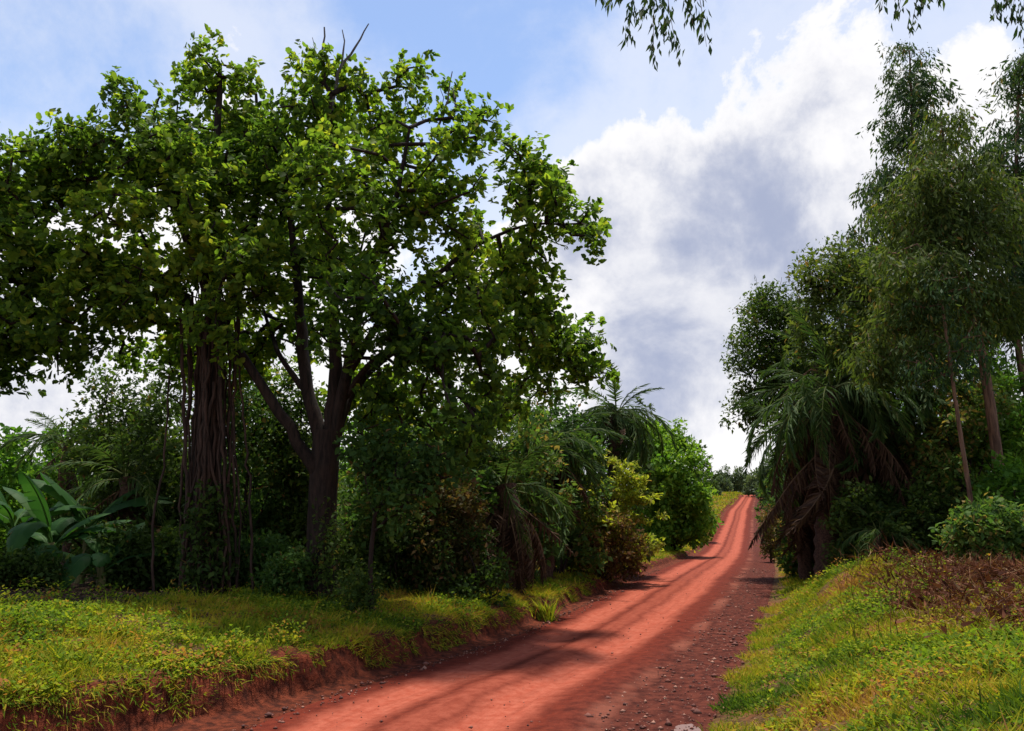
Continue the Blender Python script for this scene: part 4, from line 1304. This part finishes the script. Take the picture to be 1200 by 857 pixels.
# grass and rootlets hanging over the cut bank
m = 9000
x, y, u = scatter(m, 6, 26, 'L', .40, .66, 1.3)
ok = snoise(np.stack([x, y], 1), 2.6, 101, 3) > -.25
x, y = x[ok], y[ok]
m = len(x)
d = np.stack([rng.uniform(.1, .9, m), rng.normal(size=m) * .45 - .25, rng.uniform(-.9, .35, m)], 1)
ln = rng.uniform(.05, .15, m)
V, q, nf = leaf_geo(np.stack([x, y, ground_z(x, y) + .02], 1), d, unit(rand_dirs(m) + np.array([0, 0, .6])), ln, rng.uniform(.006, .018, m), LEAFB)
add('overhanging_grass', mesh_from('overhanging_grass', V, q, mat=MAT['grass'], face_attr={'rnd': np.repeat(rng.random(m), nf)}), kind='stuff',
    label='grass blades and rootlets hanging over the red cut bank', category='grass')
# leafy sprigs and dry stalks standing on the crest of the right bank
acc = Acc()
for k in range(420):
    x0, y0 = rng.uniform(4.5, 11), rng.uniform(10.5, 18)
    xr = float(road_at(y0)[1])
    if x0 - xr < 1.6 or x0 - xr > 8:
        continue
    z0 = float(ground_z(x0, y0))
    hgt = rng.uniform(.15, .55)
    c = curve([np.array([x0, y0, z0 - .03]), np.array([x0 + rng.normal() * .06, y0 + rng.normal() * .06, z0 + hgt * .6]), np.array([x0 + rng.normal() * .16, y0 + rng.normal() * .16, z0 + hgt])], .12)
    V, q = tube(c, np.linspace(.006, .002, len(c)), 3)
    acc.put(V, q, rng.random())
add('dry_stalks', acc.mesh('dry_stalks', MAT['straw']), kind='stuff', label='thin dry stalks standing up out of the right bank', category='dry stalks')
# clods and small stones on the road
OCT = np.array([[1, 0, 0], [0, 1, 0], [-1, 0, 0], [0, -1, 0], [0, 0, 1], [0, 0, -1.]])
OT = np.array([[0, 1, 4], [1, 2, 4], [2, 3, 4], [3, 0, 4], [1, 0, 5], [2, 1, 5], [3, 2, 5], [0, 3, 5]])
m = 6500
y = 5 + 34 * rng.random(m) ** 1.6
zone = rng.random(m)
uu = np.where(zone < .72, rng.beta(2.2, 1.3, m) * .42 + .58, np.where(zone < .90, rng.random(m) ** 2 * .08, .05 + rng.random(m) * .55))
xl, xr, zr = road_at(y)
x = xl + uu * (xr - xl)
s = np.clip(rng.lognormal(-4.45, .55, m), .005, .055)
s = np.where((zone > .90), s * .7, s)
z = np.maximum(ground_z(x, y), zr) + .012 + s * .25
jit = rng.uniform(.6, 1.35, (m, 6, 1))
rot = rng.random(m) * 6.28
V = OCT[None] * jit * s[:, None, None] * np.array([1.2, 1, .75])
cx, sx = np.cos(rot)[:, None], np.sin(rot)[:, None]
V = np.stack([V[..., 0] * cx - V[..., 1] * sx, V[..., 0] * sx + V[..., 1] * cx, V[..., 2]], -1) + np.stack([x, y, z], 1)[:, None]
T = (np.arange(m) * 6)[:, None, None] + OT[None]
add('gravel', mesh_from('gravel', V.reshape(-1, 3), None, T.reshape(-1, 3), mat=MAT['clod'], face_attr={'rnd': np.repeat(rng.random(m), 8)}), kind='stuff',
    label='loose red clods and small stones strewn along the road edges', category='gravel')

# shallow muddy puddle at the right road edge
c = P(833, 842, 8.85)
xl, xr, zr = road_at(8.85)
k = 40
th = np.arange(k) / k * 2 * np.pi
rr = 1 + .25 * np.sin(3 * th + 1) + .15 * np.sin(5 * th)
V = np.stack([.13 * rr * np.cos(th) + .16 * np.sin(th), .50 * rr * np.sin(th), np.zeros(k)], 1)
V = np.concatenate([V, [[0, 0, 0.0]]])
T = np.array([[i, (i + 1) % k, k] for i in range(k)])
add('puddle', mesh_from('puddle', V, None, T, mat=MAT['puddle']), loc=(float(np.interp(9.35, YY, XM) + np.interp(9.35, YY, WR) / 2) - .36, 9.35, float(zr) + .013), kind='structure', label='small pale muddy puddle at the right road edge', category='puddle')
